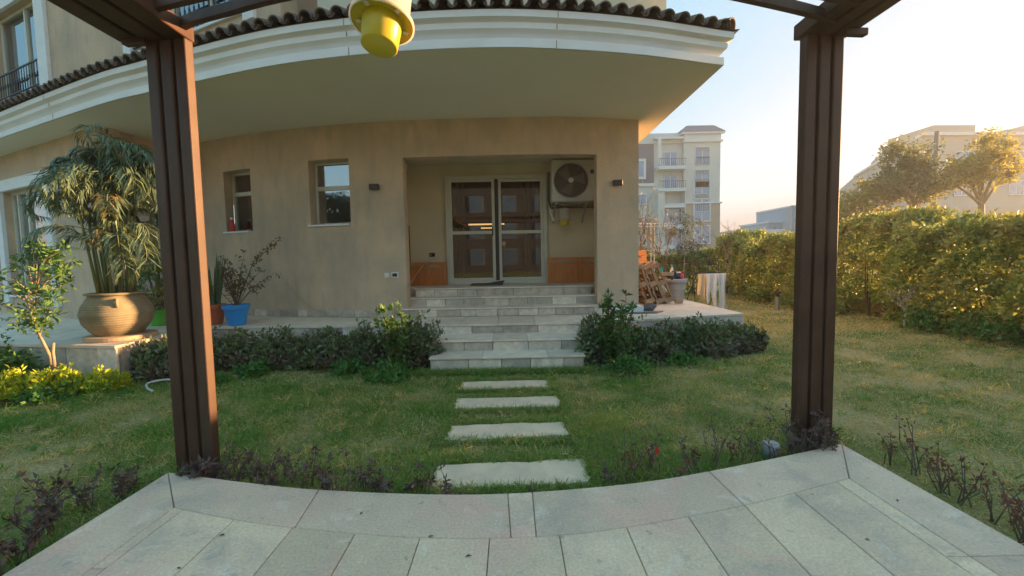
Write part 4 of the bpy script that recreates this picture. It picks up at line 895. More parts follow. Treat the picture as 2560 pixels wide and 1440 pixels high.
for az, b_ in ((-.75, (PX+.12, PY-.1, z0+1.15)), (-.2, (PX+.15, PY-.1, z0+1.3)), (-2.2, (PX-.12, PY-.1, z0+1.25)), (-1.5, (PX+.05, PY, z0+1.75)), (-.5, (PX+.1, PY, z0+2.0)), (-1.9, (PX-.2, PY, z0+1.9)), (-1.1, (PX+.2, PY, z0+1.6)), (.2, (PX+.2, PY-.1, z0+2.2)), (-2.6, (PX-.2, PY-.1, z0+1.7))): frond(fm, rib, b_, az, 1.0, 1.0, 2.5, .30, m=44, tw=.1)
cn.build('stem', 'cane', t, smooth=True); rib.build('frond_rib', 'cane', t); fm.build('fronds', 'palm_leaf', t); dry.build('dry_fronds', 'dry_leaf', t)
# pots
def pot(x, y, z, s, m, label):
    t = thing('plant_pot', label, 'plant pot', (x, y, z), 'plastic flower pots along the terrace')
    MB().lathe([(0, 0), (.12*s, 0), (.125*s, .008*s), (.135*s, .012*s), (.185*s, .27*s), (.205*s, .275*s), (.21*s, .345*s), (.2*s, .35*s), (.19*s, .34*s), (.185*s, .28*s)], (x, y, z), 40).build('pot_body', m, t, smooth=False)
    MB().lathe([(0, .30*s), (.188*s, .30*s)], (x, y, z), 24).build('earth', 'soil', t); return t
BX, BY = -4.60, 7.07
pot(BX, BY, TZ+.003, .98, 'blue_plastic', 'bright blue plastic pot with a sparse bush on the terrace edge')
pot(-5.08, 7.2, TZ+.003, .98, 'orange_plastic', 'brick orange plastic pot half hidden behind the left pergola post'); pot(-6.0, 7.2, TZ+.003, .92, 'green_plastic', 'green plastic pot between the big clay pot and the left pergola post')
t = thing('sparse_bush', 'sparse twiggy bush with small brown leaves in the blue pot', 'plant', (BX, BY, TZ+.3)); s = MB(); ctr = []
for i in range(22):
    a = random.uniform(0, 6.28); L_ = random.uniform(.45, .95); e = random.uniform(.5, 1.4); sgn = 1.25 if math.cos(a) > 0 else .75
    p = V(BX, BY, TZ+.29); q = p+V(math.cos(a)*math.cos(e)*L_*sgn, math.sin(a)*math.cos(e)*L_*.5, math.sin(e)*L_+.05); mpt = (p+q)/2+V(0, 0, .08); s.tube([p, mpt, q], [.007, .005, .002], 4)
    for k in range(9): u = random.uniform(.4, 1); b_ = p*(1-u)**2+mpt*2*u*(1-u)+q*u*u; ctr.append(tuple(b_+V(random.gauss(0, .03), random.gauss(0, .03), random.gauss(0, .03))))
q = V(-3.78, 7.0, 1.93); s.tube([(BX, BY, TZ+.3), (-4.25, 7.03, 1.55), q], [.009, .006, .002], 5); ctr += [tuple(V(-4.25, 7.03, 1.55)*(1-u)+q*u+V(0, 0, random.gauss(0, .02))) for u in rng.random(28)]
s.build('stem', 'bark', t); f = MB(); clumps(f, ctr, 5, .05, .045, .026, .1); f.build('foliage', 'brown_leaf', t)
t = thing('snake_plant', 'upright sword leaved plant in the orange pot behind the left pergola post', 'plant', (-5.02, 7.2, TZ+.3)); f = MB()
for i in range(22):
    a = random.uniform(0, 6.28); r0 = random.uniform(0, .11); L_ = random.uniform(.5, .95); x, y = -5.04+r0*math.cos(a), 7.2+r0*math.sin(a); ln = V(math.cos(a)*.16, math.sin(a)*.16, 1); w = V(-math.sin(a), math.cos(a), 0)
    if i % 2: w = V(1, 0, 0)
    vs = []
    for k in range(7): u = k/6; c = V(x, y, TZ+.3)+ln*L_*u; ww = .028*(1-u**3)*(.6+u*.5 if u < .5 else .85); vs += [c-w*ww, c+V(0, 0, 0)+V(math.cos(a), math.sin(a), 0)*.008, c+w*ww]
    f.add(vs, [(3*k+j, 3*k+j+1, 3*k+j+4, 3*k+j+3) for k in range(6) for j in range(2)], random.random())
f.build('foliage', 'snake_leaf', t)
bush('potted_shrub', 'leafy shrub with some yellow leaves growing in the green pot', 'shrub', (-6.0, 7.2, TZ+.3), .42, 1.25, 240, .065, 'green_leaf', k=6, stems=14)
bush('potted_shrub', 'low yellowish foliage leaning right of the palm near the left post', 'shrub', (-5.75, 6.95, TZ+.3), .25, .45, 50, .06, 'dry_leaf', k=5, stems=8)

# red and purple twiggy plants round the patio
def twig_plant(x, y, h, n, m, label, grp, z=0, leafn=7, ls=.05):
    t = thing('red_twig_plant', label, 'plant', (x, y, z), grp); s = MB(); C = []
    for i in range(n):
        a = random.uniform(0, 6.28); L_ = h*random.uniform(.5, 1.05); q = V(x+math.cos(a)*L_*.4, y+math.sin(a)*L_*.4, z+L_); p = V(x+random.gauss(0, .02), y+random.gauss(0, .02), z); mm = (p+q)/2+V(random.gauss(0, .02), random.gauss(0, .02), .02)
        s.tube([p, mm, q], [.004, .0032, .0018], 4); C.append(tuple(q))
        for k in range(2): u = random.uniform(.45, .95); C.append(tuple(p*(1-u)+q*u))
    s.build('stem', 'bark', t); f = MB(); clumps(f, C, leafn, .02, ls, ls*.45, .5); f.build('foliage', m, t); return t
G1 = 'dark twiggy plants edging the patio'
for i in range(26):
    x = -2.02+1.62*(i/25)+random.uniform(-.03, .03); dense = 1 if x < -.85 else .7
    twig_plant(x, fy(x)+random.uniform(.05, .22), random.uniform(.12, .26)*(1.15 if -1.75 < x < -1.1 else .85), int(random.uniform(3, 5)*dense), 'purple_leaf', 'dark purple leaved twiggy plant in the row between the left post and the stepping stones', G1, leafn=4, ls=.036)
for i in range(14):
    x = .62+1.25*(i/13)+random.uniform(-.04, .04); twig_plant(x, fy(x)+random.uniform(.06, .28), random.uniform(.16, .32), random.randint(3, 5), 'rust_leaf' if i % 3 else 'purple_leaf', 'sparse reddish twig plant in the row between the stepping stones and the right post', G1, leafn=3, ls=.03)
for i in range(8): twig_plant(2.02+.04*i, fy(2.1)+.06+random.uniform(-.02, .05), random.uniform(.2, .42), 4, 'purple_leaf', 'dark twig plant clustered against the foot of the right pergola post', G1, leafn=5, ls=.038)
for i in range(3): twig_plant(-2.22+.07*i, 2.83-.01*i, random.uniform(.12, .2), 5, 'purple_leaf', 'dark leaved plant against the foot of the left pergola post', G1, leafn=6)
for i in range(12):
    y = 2.95-1.35*i/11; twig_plant(2.56+random.uniform(0, .22), y+random.uniform(-.05, .05), random.uniform(.2, .38), random.randint(4, 6), 'rust_leaf', 'rust red twig plant along the straight right edge of the patio', G1, leafn=3, ls=.032)
for i in range(13):
    y = 2.75-1.1*i/12; twig_plant(-2.52-random.uniform(0, .25), y, random.uniform(.16, .32), random.randint(4, 6), 'purple_leaf', 'dark twig plant along the straight left edge of the patio', G1, leafn=4, ls=.045)
t = thing('red_flower', 'single bright red leaf on a thin stem right of the nearest stepping stone', 'flower', (.95, 2.80, 0)); MB().tube([(.88, 2.76, 0), (.93, 2.80, .1), (.96, 2.82, .19)], .003, 4).build('stem', 'bark', t)
MB().leaves([(.96, 2.82, .175), (.96, 2.82, .175)], [(.1, 0, 1), (.3, .2, 1)], .055, .04, .5, N=np.array([[0, -1., .2]]*2)).build('petal', 'red_plastic', t)
for x, y, lab in ((-3.1, 2.75, 'tiny yellow flower in the grass left of the patio'), (-1.62, 3.12, 'tiny yellow flower in the grass behind the dark twig plants')):
    t = thing('dandelion', lab, 'flower', (x, y, 0), 'yellow flowers in the lawn'); MB().tube([(x, y, 0), (x, y, .09)], .002, 4).build('stem', 'green_plastic', t); MB().leaves(np.tile([(x, y, .09)], (12, 1)), unit(12)*[1, 1, .3]+[0, 0, .3], .018, .008, .5).build('petal', 'yellow_flower', t)
for x in (-.35, -.12, .12, .3):
    twig_plant(x, fy(x)+.04, .09, 3, 'purple_leaf', 'tiny dark sprout in front of the nearest stepping stone', G1, leafn=3, ls=.022)

for i in range(22):
    x, y = ((random.uniform(-2.1, 2.3), random.uniform(1.4, 2.5)) if i < 13 else (random.uniform(-2, 3), random.uniform(3.2, 5.3))); zz = PZ+.003 if i < 13 else .035
    if i < 13 and y > fy(x)-.05: y = fy(x)-.1
    a = random.uniform(0, 6.28); MB().leaves([(x, y, zz)], [(math.cos(a), math.sin(a), .12)], random.uniform(.018, .038), random.uniform(.010, .018), .5, N=np.array([[.05, .1, 1.]])).build('fallen_leaf', 'dry_twig' if i % 3 else 'brown_leaf', None, (x, y, zz), label='small dry fallen leaf lying on the pale patio slabs' if i < 13 else 'small dry fallen leaf lying in the lawn before the steps', category='leaf', group='fallen leaves on the patio' if i < 13 else 'fallen leaves in the lawn')
# hedges
def hedge(label, x0, x1, y0, y1, h, n, leaf, m, seed):
    t = thing('hedge', label, 'hedge', ((x0+x1)/2, (y0+y1)/2, 0)); r = np.random.default_rng(seed); lx, ly = x1-x0, y1-y0
    along = ly > lx; Ls = ly if along else lx; Wd = lx if along else ly
    u = r.random(n)*Ls; a = r.random(n)
    # shell sampling: front/back/top faces
    v = np.where(a < .7, r.random(n)**2*.5, 1-r.random(n)**2*.5)*Wd; w = r.random(n)**.8*h; top = r.random(n) < .28; w = np.where(top, h-r.random(n)*.18, w); v = np.where(top, r.random(n)*Wd, v)
    bump = .22*np.sin(u*.9+seed)+.16*np.sin(u*2.1+seed)+.12*np.sin(u*4.7+1+w*2)+.09*np.sin(u*9+w*5)
    w = w*(1+.40*bump*(w/h))+np.where(r.random(n) < .06, r.random(n)*.16, 0)*top; v = v+bump*.9-(w/h-.5)**2*.0+np.where(w < .35, .1, 0)
    keep = (w > .45) | (r.random(n) < .45); u, v, w = u[keep], v[keep], w[keep]
    C = np.stack([x0+v, y0+u, w], 1) if along else np.stack([x0+u, y0+v, w], 1)
    out = np.tile([[-1., 0, .3]] if along else [[0, -1., .3]], (len(C), 1)); f = MB(); clumps(f, C, 6, leaf, leaf, leaf*.48, .25, out=None); f.build('foliage', m, t)
    s = MB(); rr = random.Random(seed); k = int(Ls/.45)
    for i in range(k):
        uu = (i+.5)*.45+rr.uniform(-.1, .1); vv = Wd*.5+rr.uniform(-.1, .1); p = (x0+vv, y0+uu) if along else (x0+uu, y0+vv)
        for j in range(3): q = (p[0]+rr.uniform(-.3, .3), p[1]+rr.uniform(-.3, .3), h*.75); s.tube([(p[0]+rr.uniform(-.04, .04), p[1], 0), ((p[0]+q[0])/2+rr.uniform(-.05, .05), (p[1]+q[1])/2, .6), q], [.022, .016, .006], 5)
    s.build('stem', 'bark', t); return t
hedge('long tall green hedge along the right side of the lawn', 8.05, 9.1, 4.6, 17.2, 2.08, 15500, .105, 'hedge_leaf', 3)
hedge('dark clipped hedge across the far end of the lawn behind the laundry', .5, 8.2, 17.0, 18.0, 1.68, 5200, .11, 'hedge_leaf', 5)
hedge('near right section of the garden hedge running out of the frame', 8.0, 9.1, -2.0, 4.75, 2.1, 9500, .15, 'hedge_leaf', 8)
t = thing('garden_wall', 'low tan boundary wall with railing behind the right hedge', 'wall', (9.4, 9, 0)); MB().lohi((9.35, -2, 0), (9.55, 19, .62)).build('wall_base', 'tan_stucco', t)
b = MB(); b.lohi((9.43, -2, 1.15), (9.47, 19, 1.19)); b.lohi((9.43, -2, .75), (9.47, 19, .78))
for y in np.arange(-2, 19, .25): b.lohi((9.44, y, .62), (9.46, y+.02, 1.17))
b.build('railing', 'metal_grey', t)
# low dark undergrowth at hedge foot
for i, y in enumerate((7.0, 8.1, 10.6, 12.0, 13.6)):
    bush('hedge_shrub', 'low dark undergrowth at the foot of the right hedge', 'bush', (7.95, y), .45, .5, 150, .08, 'green_leaf' if i < 2 else 'hedge_leaf', 'undergrowth at the hedge foot', k=6)
t = thing('bare_shrub', 'leafless pale grey branching shrub in front of the right hedge', 'shrub', (7.75, 8.35, 0)); branching(t, (7.75, 8.35, 0), 1.15, .75, 4, 4, .030, 'grey_bark', seed=4, trunk=.30, curve=.16)
# trees beyond
def tree(name, label, base, h, crown_r, m_leaf, nl, leaf, seed, spread=.5, group=None, trunk=.38, r0=.09, dens=10, bark='bark', sparse=False, cr=.35):
    t = thing(name, label, 'tree', base, group); tips = branching(t, base, h, spread, 4, 4, r0, bark, seed=seed, trunk=trunk); C = np.array([tuple(q) for q, _ in tips])
    if nl:
        idx = rng.integers(len(C), size=nl); P = C[idx]+rng.normal(size=(nl, 3))*crown_r*cr; f = MB(); clumps(f, P, dens, leaf*1.5, leaf, leaf*.4, 0); f.build('crown', m_leaf, t)
    return t
def lump_tree(name, label, base, ctr, lumps, m_leaf, n, leaf, bark='pale_bark', r0=.12, group=None, lean=0):
    t = thing(name, label, 'tree', base, group); s = MB(); c0 = V(*ctr); bs = V(*base); fork = bs*.35+c0*.65; s.tube([bs, (bs+fork)/2+V(lean, 0, 0), fork], [r0, r0*.8, r0*.6], 8); f = MB()
    for (dx, dy, dz, r) in lumps:
        c = c0+V(dx, dy, dz); s.tube([fork, (fork+c)/2+V(0, 0, .1), c], [r0*.45, r0*.3, .015], 5); k = int(n*r*r*.62); sub = np.array(c)+unit(14)*r*1.0*rng.random((14, 1)); P = sub[rng.integers(14, size=k)]+rng.normal(size=(k, 3))*r*.34*np.array([1, 1, .8]); clumps(f, P, 8, leaf, leaf, leaf*.35, -.2)
    s.build('trunk', bark, t, smooth=True); f.build('crown', m_leaf, t); return t
lump_tree('street_tree', 'grey green tree on a slender pale trunk beyond the hedge, left of the grey pole', (21.6, 22, 0), (20.2, 22, 5.4), [(0, 0, .6, 1.0), (-.9, 0, -.1, .8), (.7, 0, .2, .8), (-.2, .3, -.6, .9), (.6, -.3, -.8, .6), (-.6, 0, 1.3, .5), (1.6, .3, -.4, .6)], 'olive_leaf', 330, .22)
lump_tree('street_tree', 'golden lit tree nearest the right edge, in front of the big pale building', (23.7, 21.6, 0), (23.6, 21.6, 5.9), [(-1.0, 0, -.4, .8), (0, 0, .4, .9), (.9, 0, .2, .7), (.3, .3, 1.1, .5), (-.3, 0, -.6, .8), (1.5, .2, -.6, .5), (-1.7, 0, -.9, .5)], 'golden_leaf', 300, .22, r0=.20)
lump_tree('yellow_tree', 'bright yellow and green tree crown rising behind the hedge beside the right pergola post', (18.6, 22.4, 0), (18.3, 22.4, 3.6), [(-1.0, 0, 0, .9), (0, 0, .6, .9), (.8, 0, -.2, .9), (-.2, 0, -.9, 1.0), (.3, 0, 1.3, .5), (1.0, 0, 1.0, .5)], 'golden_leaf', 330, .2, r0=.14)
t = thing('tall_pole', 'tall plain grey post between the two trees before the pale building', 'pole', (23.1, 23.5, 0)); MB().tube([(23.1, 23.5, 0), (23.1, 23.5, 8.0)], [.12, .10], 12).build('shaft', 'grey_bark', t)
t = tree('bare_tree', 'thin nearly bare tree with a few yellow leaves behind the grey bucket', (5.3, 14.0, 0), 3.9, .5, 'dry_leaf', 26, .10, 11, .5, 'bare winter trees beyond the lawn', trunk=.34, r0=.05, dens=2, bark='bark')
t = tree('bare_tree', 'bare open branched tree left of the small tan building, against the yellow sky', (8.1, 16.4, 0), 3.4, .5, 'grey_leaf', 30, .08, 23, .6, 'bare winter trees beyond the lawn', trunk=.34, r0=.055, dens=2, bark='grey_bark')
t = tree('bare_tree', 'bare tree half hidden by the right pier edge with hanging yellow leaves', (4.15, 15.2, 0), 4.1, .5, 'golden_leaf', 40, .09, 31, .5, 'bare winter trees beyond the lawn', trunk=.34, r0=.05, dens=2, bark='bark')
lump_tree('feathery_tree', 'soft grey green feathery young tree in front of the apartment block', (6.5, 16.2, 0), (6.6, 16.2, 2.3), [(0, 0, .4, .5), (-.5, 0, .1, .35), (.4, 0, -.3, .45), (-.2, 0, -.5, .4)], 'grey_leaf', 500, .09, bark='grey_bark', r0=.03)
t = thing('white_metal_frame', 'thin white metal frame with double post standing before the far hedge', 'frame', (5.1, 15.5, 0)); b = MB()
for x in (5.06, 5.18): b.tube([(x, 15.5, 0), (x, 15.5, 2.72)], .022, 8)
for z in (2.72, 2.62, 1.76): b.tube([(3.6, 15.5, z), (5.9 if z > 2 else 5.7, 15.5, z)], .02, 6)
b.build('frame_tube', 'white_plastic', t)

# ================================================================ FAR BUILDINGS
mat('far_cream', (.64, .64, .60), .9, (.58, .58, .55), .2); mat('far_tan', (.52, .40, .31), .9, (.46, .36, .28), .2); mat('far_slate', (.20, .19, .22), .9); mat('far_white', (.70, .70, .70), .8)
mat('far_blue', (.34, .40, .48), .9); mat('far_beige', (.50, .44, .38), .9, (.45, .40, .35), .1); mat('shutter_grey', (.30, .30, .32), .8)
def fw(parent, x0, x1, z0, z1, y, fr=.12, box_=0, split=True, rail=0):
    f = MB(); ring(f, x0-fr, x1+fr, z0-fr, z1+fr, fr, y-.10, y-.001)
    if split: f.lohi(((x0+x1)/2-.05, y-.06, z0), ((x0+x1)/2+.05, y-.03, z1))
    w = f.build('window', 'far_white', parent)
    MB().lohi((x0, y-.04, z0), (x1, y-.02, z1-box_)).build('pane', 'far_glass', w)
    if box_: MB().lohi((x0, y-.07, z1-box_), (x1, y-.02, z1)).build('shutter_box', 'shutter_grey', w)
    if rail:
        r = MB(); r.lohi((x0, y-.16, z0+rail), (x1, y-.12, z0+rail+.06))
        for x in np.arange(x0, x1, .3): r.lohi((x, y-.15, z0), (x+.03, y-.13, z0+rail))
        r.build('railing', 'iron', w)
A_ = thing('apartment_block', 'six storey cream and tan apartment block with balconies and a corner tower', 'building', (20, 65, 0))
Y = 60.0; FL = 3.12; bz = [1.9+FL*i for i in range(6)]     # window bottoms of the tower column
MB().lohi((3, Y+.6, 6.9), (24.3, Y+16, 17.9)).build('main_wall', 'far_cream', A_); MB().lohi((3, Y+.55, -.5), (24.3, Y+16, 6.9)).build('lower_wall', 'far_tan', A_)
MB().lohi((24.1, Y, 8.9), (29.15, Y+15, 17.2)).build('tower_wall', 'far_cream', A_); MB().lohi((24.05, Y-.04, -.5), (29.2, Y+15, 8.8)).build('tower_base', 'far_tan', A_)
b = MB(); b.lohi((23.9, Y-.2, 8.8), (29.4, Y+15.2, 9.0)); b.lohi((23.9, Y-.25, 17.2), (29.4, Y+15.2, 17.45)); b.lohi((24.1, Y-.05, 17.45), (29.2, Y+15, 18.3)); b.lohi((23.7, Y-.35, 18.3), (29.6, Y+15.4, 18.55)); b.build('cornice', 'far_white', A_)
MB().hexa([(23.6, Y-.4, 18.55), (29.7, Y-.4, 18.55), (29.7, Y+15, 18.55), (23.6, Y+15, 18.55)], [(24.8, Y+.8, 19.7), (28.6, Y+.8, 19.7), (28.6, Y+14, 19.7), (24.8, Y+14, 19.7)]).build('roof', 'far_slate', A_)
b = MB(); b.lohi((3, Y+.3, 11.4), (20.2, Y+.62, 11.8)); b.lohi((20.0, Y-.2, 17.7), (24.1, Y+.7, 17.95)); b.build('string_course', 'far_white', A_)
b = MB(); b.hexa([(3, Y+.35, 11.8), (20.1, Y+.35, 11.8), (20.1, Y+.6, 11.8), (3, Y+.6, 11.8)], [(3, Y+.5, 17.2), (20.1, Y+.5, 17.2), (20.1, Y+.65, 17.2), (3, Y+.65, 17.2)]); b.build('mansard', 'far_slate', A_)
MB().lohi((3, Y+.4, 17.2), (24.2, Y+16, 18.6)).build('parapet', 'far_cream', A_)
for i in range(6):
    z = [1.55, 4.75, 8.0, 11.05, 14.2, 17.3][i]-1.5 if i else .55
for i, z in enumerate((-.2, 3.15, 6.25, 9.35)): fw(A_, 25.6, 27.7, z+1.6-1.4, z+1.6+.9, Y-.04 if z < 7 else Y, .16)
for z in (8.0, 11.3, 14.4): fw(A_, 25.7, 27.6, z-.25, z+2.1, Y, .05, .5, rail=.95)
for z in (.5, 3.2, 5.9, 9.0): fw(A_, 16.4, 19.0, z, z+1.2, Y+.52, .15)
fw(A_, 15.6, 18.6, 12.7, 14.8, Y+.3, .35)
for k, z in enumerate((10.9, 13.9)):
    b = MB(); b.lohi((20.3, Y-.9, z-.45), (24.1, Y+.6, z)); s_ = b.build('balcony', 'far_white', A_); r = MB(); r.lohi((20.4, Y-.85, z+.95), (24.1, Y-.8, z+1.0))
    for x in np.arange(20.4, 24.1, .28): r.lohi((x, Y-.84, z), (x+.03, Y-.81, z+.95))
    r.build('railing', 'iron', s_); fw(A_, 21.6, 23.3, z+.05, z+2.1, Y+.6, .06)
MB().lohi((20.3, Y-.8, 14.0), (20.7, Y-.5, 17.7)).build('column', 'far_white', A_)
b = MB(); b.lohi((20.3, Y-.8, 0), (21.2, Y+.6, 10.4)); b.lohi((24.0, Y-.8, 0), (24.1, Y+.6, 10.4)); b.build('bay_pier', 'far_cream', A_)
for z in (0.0, 2.9, 5.8):
    MB().lohi((21.2, Y-.75, z+2.45), (24.0, Y+.5, z+3.0)).build('bay_slab', 'far_white', A_)
    fw(A_, 21.4, 23.9, z+.25, z+2.4, Y+.3, .1)
# tan low building
t = thing('low_building', 'low flat tan building between the apartment block and the right pergola post', 'building', (33.5, 62, 0)); MB().lohi((30.3, 60, -.5), (38, 70, 4.6)).build('wall', 'far_tan', t); MB().hexa([(30.2, 59.9, 4.6), (38.1, 59.9, 4.6), (38.1, 70, 4.6), (30.2, 70, 4.6)], [(32, 60.6, 5.1), (38.1, 60.6, 5.1), (38.1, 69, 5.1), (32, 69, 5.1)]).build('roof', 'far_beige', t)
# distant terrace of flats
t = thing('distant_flats', 'distant bluish row of flats stepping up behind the right pergola post', 'building', (72, 115, 0))
MB().lohi((64, 118, 0), (70, 130, 6.8)).build('wall', 'far_blue', t); MB().lohi((68.5, 114, 0), (73.5, 128, 10.0)).build('wall', 'far_blue', t); MB().lohi((72, 110, 0), (80, 126, 13.6)).build('wall', 'far_blue', t)
for lo_, hi_ in (((68.3, 113.8, 10.0), (73.7, 128, 10.4)), ((71.8, 109.8, 13.6), (80, 126, 14.0)), ((63.8, 117.8, 6.8), (70, 130, 7.1))): MB().lohi(lo_, hi_).build('cornice', 'far_white', t)
for x in (72.8, 74.6): 
    for z in (2, 5, 8, 11): fw(t, x, x+.9, z, z+1.5, 110, .1)
for z in (2, 5, 7.6): fw(t, 69.6, 70.6, z, z+1.4, 114, .1)
t = thing('street_lamp', 'slim street lamp with a curved arm far behind the right pergola post', 'street lamp', (26.0, 40, 0)); MB().tube([(26.0, 40, 0), (25.95, 40, 5.7), (26.05, 40, 5.95), (26.9, 40, 6.05)], [.06, .05, .045, .04], 8).build('pole', 'metal_grey', t); MB().lohi((26.8, 39.9, 5.98), (27.3, 40.1, 6.08)).build('lamp_head', 'metal_grey', t)
# big building at right
t = thing('pale_building', 'large pale pinkish building with stepped parapet filling the right background', 'building', (62, 65, 0))
b = MB(); b.prism([(56, 59), (110, 62), (110, 110), (85, 112), (72, 90)], 7.5, 17.6); b.build('wall', 'far_beige', t)
b = MB(); b.prism([(55.8, 58.7), (110, 61.7), (110, 111), (84.8, 112), (71.7, 90)], -.5, 7.5); b.build('lower_wall', 'far_tan', t)
b = MB(); b.prism([(57.5, 59), (63.5, 59.3), (63.5, 66), (57.5, 66)], 17.6, 18.6); b.prism([(70.5, 59.7), (90, 61), (90, 70), (70.5, 70)], 17.6, 18.5); b.prism([(60, 68), (70, 84), (78, 80), (68, 64)], 17.6, 18.9); b.build('parapet', 'far_beige', t)
b = MB(); b.prism([(55.7, 58.6), (110, 61.6), (110, 62), (56.2, 59.1)], 17.2, 17.6); b.prism([(55.7, 58.6), (56.2, 59), (72.2, 90), (71.6, 90.2)], 17.2, 17.6); b.build('cornice', 'far_white', t)
for x in (61, 69, 78): 
    for z in (2.6, 9.2, 13.2): y = 59+(x-56)*3/54-.3*(z < 7.5); fw(t, x, x+1.9, z, z+1.8, y-.05, .1)
un = np.array([16, 31.])/np.linalg.norm([16, 31.])
for s_ in (6, 12, 18, 24, 30):
    for z in (3, 6.2, 9.4, 12.6):
        c = np.array([56, 59])+un*s_+np.array([-un[1], un[0]])*.1; f = MB().box((c[0], c[1], z+.8), (1.7, .25, 1.9), math.atan2(un[1], un[0])); w = f.build('window', 'far_white', t); MB().box((c[0]-un[1]*.05, c[1]+un[0]*.05, z+.8), (1.4, .3, 1.6), math.atan2(un[1], un[0])).build('pane', 'far_glass', w)

bb = thing('apartment_block', 'grey block of flats mirrored faintly in the glass of the sliding door', 'building', (0, -34, 0))
mat('far_shade', (.10, .10, .10), .9); MB().lohi((-15, -44, -.5), (17, -34, 15)).build('wall', 'far_shade', bb)
for x in range(-13, 16, 4):
    for z in (1, 4.2, 7.4, 10.6):
        w = MB().lohi((x-.1, -34.05, z-.1), (x+1.7, -33.9, z+1.9)).build('window', 'shutter_grey', bb); MB().lohi((x, -33.9, z), (x+1.6, -33.86, z+1.8)).build('pane', 'far_glass', w)
# ================================================================ GRASS
def inside_patio(x, y): return (x > -2.41) & (x < 2.45) & (y < np.interp(x, [p[0] for p in fe], [p[1] for p in fe])+.01)
def stones(x, y):
    m = np.zeros_like(x, bool)
    for x0, x1, y0, y1 in ((-.57, .50, 2.72, 3.06), (-.58, .45, 3.49, 3.80), (-.61, .47, 4.22, 4.54), (-.635, .41, 4.87, 5.18)): m |= (x > x0+.01) & (x < x1-.01) & (y > y0+.02) & (y < y1-.005)
    return m
def terr_mask(x, y):
    return ((x > -5.04) & (x < 4.0) & (y > np.interp(x, [p[0] for p in TF], [p[1] for p in TF]))) | ((x < -5.04) & (y > np.interp(x, [p[0] for p in LF], [p[1] for p in LF]))) | ((x > -1.17) & (x < .99) & (y > 5.72))
def field(n, seed):        # smooth random value noise
    r = np.random.default_rng(seed); K = r.normal(size=(14, 2))*n; ph = r.uniform(0, 6.28, 14)
    return lambda x, y: sum(np.sin(x*k[0]+y*k[1]+p) for k, p in zip(K, ph))/3.5
f1, f2, f3 = field(1.6, 2), field(4.5, 4), field(9, 6)
def blades(n, x0, x1, y0, y1, h, w, mb):
    x = rng.uniform(x0, x1, n); y = rng.uniform(y0, y1, n); k = ~(inside_patio(x, y) | stones(x, y) | terr_mask(x, y)); k &= (np.abs(x) < y*1.35+1.2); x, y = x[k], y[k]; n = len(x)
    g_ = f1(x, y)*1.0+f2(x, y)*.6+f3(x, y)*.35+np.clip(1.2-np.abs(x+1)*.5, -.4, 1)*.9-np.clip((x-1.2)*.6, 0, 1.7)
    kk = (g_ > -.75) | (rng.random(n) < .35); x, y, g_ = x[kk], y[kk], g_[kk]; n = len(x)
    tint = np.clip(.5-g_*.35+rng.normal(size=n)*.26, 0, 1); a = rng.uniform(0, 6.28, n); lean = .3+.9*rng.random(n); D = np.stack([np.cos(a)*lean, np.sin(a)*lean, .75+.3*rng.random(n)], 1)
    hh = h*(.4+1.0*rng.random(n)**1.5)*(1-.3*tint)*(1+.35*f2(x, y)); edge = stones(x, y); mb.leaves(np.stack([x, y, np.full(n, -.004)], 1), D, hh, w*(.6+.8*rng.random(n)), tint, fold=.5)
gb = MB(); blades(150000, -5.5, 5.5, 1.2, 5.2, .062, .0058, gb); blades(110000, -8.5, 8.5, 4.8, 9.5, .062, .010, gb); blades(60000, 3.5, 8.6, 8, 17, .065, .018, gb)
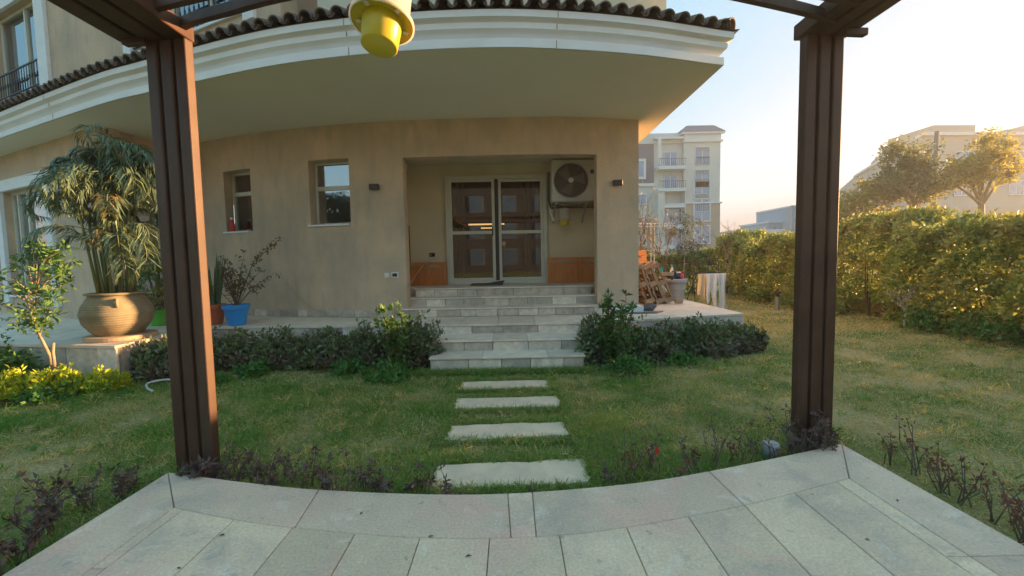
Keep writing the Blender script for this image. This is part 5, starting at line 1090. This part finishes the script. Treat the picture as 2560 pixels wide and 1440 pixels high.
# thicker fringe along stone edges and steps
def fringe(x0, x1, y0, y1, n, h): 
    x = rng.uniform(x0, x1, n); y = rng.uniform(y0, y1, n); k = ~(stones(x, y) | inside_patio(x, y) | terr_mask(x, y)); x, y = x[k], y[k]; n = len(x); a = rng.uniform(0, 6.28, n); gb.leaves(np.stack([x, y, np.zeros(n)], 1), np.stack([np.cos(a)*.7, np.sin(a)*.7, np.ones(n)], 1), h*(.5+.7*rng.random(n)), .005, np.clip(.35+.25*rng.normal(size=n), 0, 1), fold=.6)
for x0, x1, y0, y1 in ((-.57, .50, 2.72, 3.06), (-.58, .45, 3.49, 3.80), (-.61, .47, 4.22, 4.54), (-.635, .41, 4.87, 5.18)): fringe(x0-.12, x1+.12, y0-.1, y1+.12, 5200, .075)
fringe(-1.3, 1.1, 5.55, 5.73, 5000, .10); fringe(-2.4, 2.4, 2.5, 3.2, 9000, .085); fringe(.5, 1.0, 2.8, 3.9, 7000, .10)
mat('grass_blade', (.12, .36, .03), .6, (.18, .37, .05), 3, tint=.22, transl=.3, tcol=(.55, .42, .20))
for i in range(1700):
    y = random.uniform(2.6, 7); x = random.uniform(-1.2*y-.5, 1.2*y+.5)
    X_ = np.array([x]); Y_ = np.array([y])
    if (inside_patio(X_, Y_) | stones(X_, Y_) | terr_mask(X_, Y_))[0]: continue
    n = int(random.uniform(6, 18)); a = rng.uniform(0, 6.28, n); gb.leaves(np.stack([x+rng.normal(size=n)*.025, y+rng.normal(size=n)*.025, np.zeros(n)], 1), np.stack([np.cos(a), np.sin(a), .5+rng.random(n)*1.2], 1), .065*random.uniform(.6, 1.5)*(.6+rng.random(n)), .0065, random.choice((1.0, .8, .1, 0)) if x < 1.2 else random.choice((1.0, .9, .5, .1)), fold=.7)
gb.build('grass', 'grass_blade', None, label='short patchy green and straw coloured lawn grass', category='grass', kind='stuff')

# ================================================================ HAZE
hm = bpy.data.materials.new('haze_air'); hm.use_nodes = True; hn = hm.node_tree.nodes; hn.remove(hn['Principled BSDF']); pv = hn.new('ShaderNodeVolumePrincipled')
pv.inputs['Color'].default_value = (.86, .90, 1, 1); pv.inputs['Density'].default_value = .0014; pv.inputs['Anisotropy'].default_value = .45
hm.node_tree.links.new(pv.outputs[0], hn['Material Output'].inputs['Volume']); MATS['haze_air'] = hm
MB().lohi((-60, -60, -1), (125, 145, 32)).build('haze', 'haze_air', None, label='thin warm evening haze', kind='stuff')
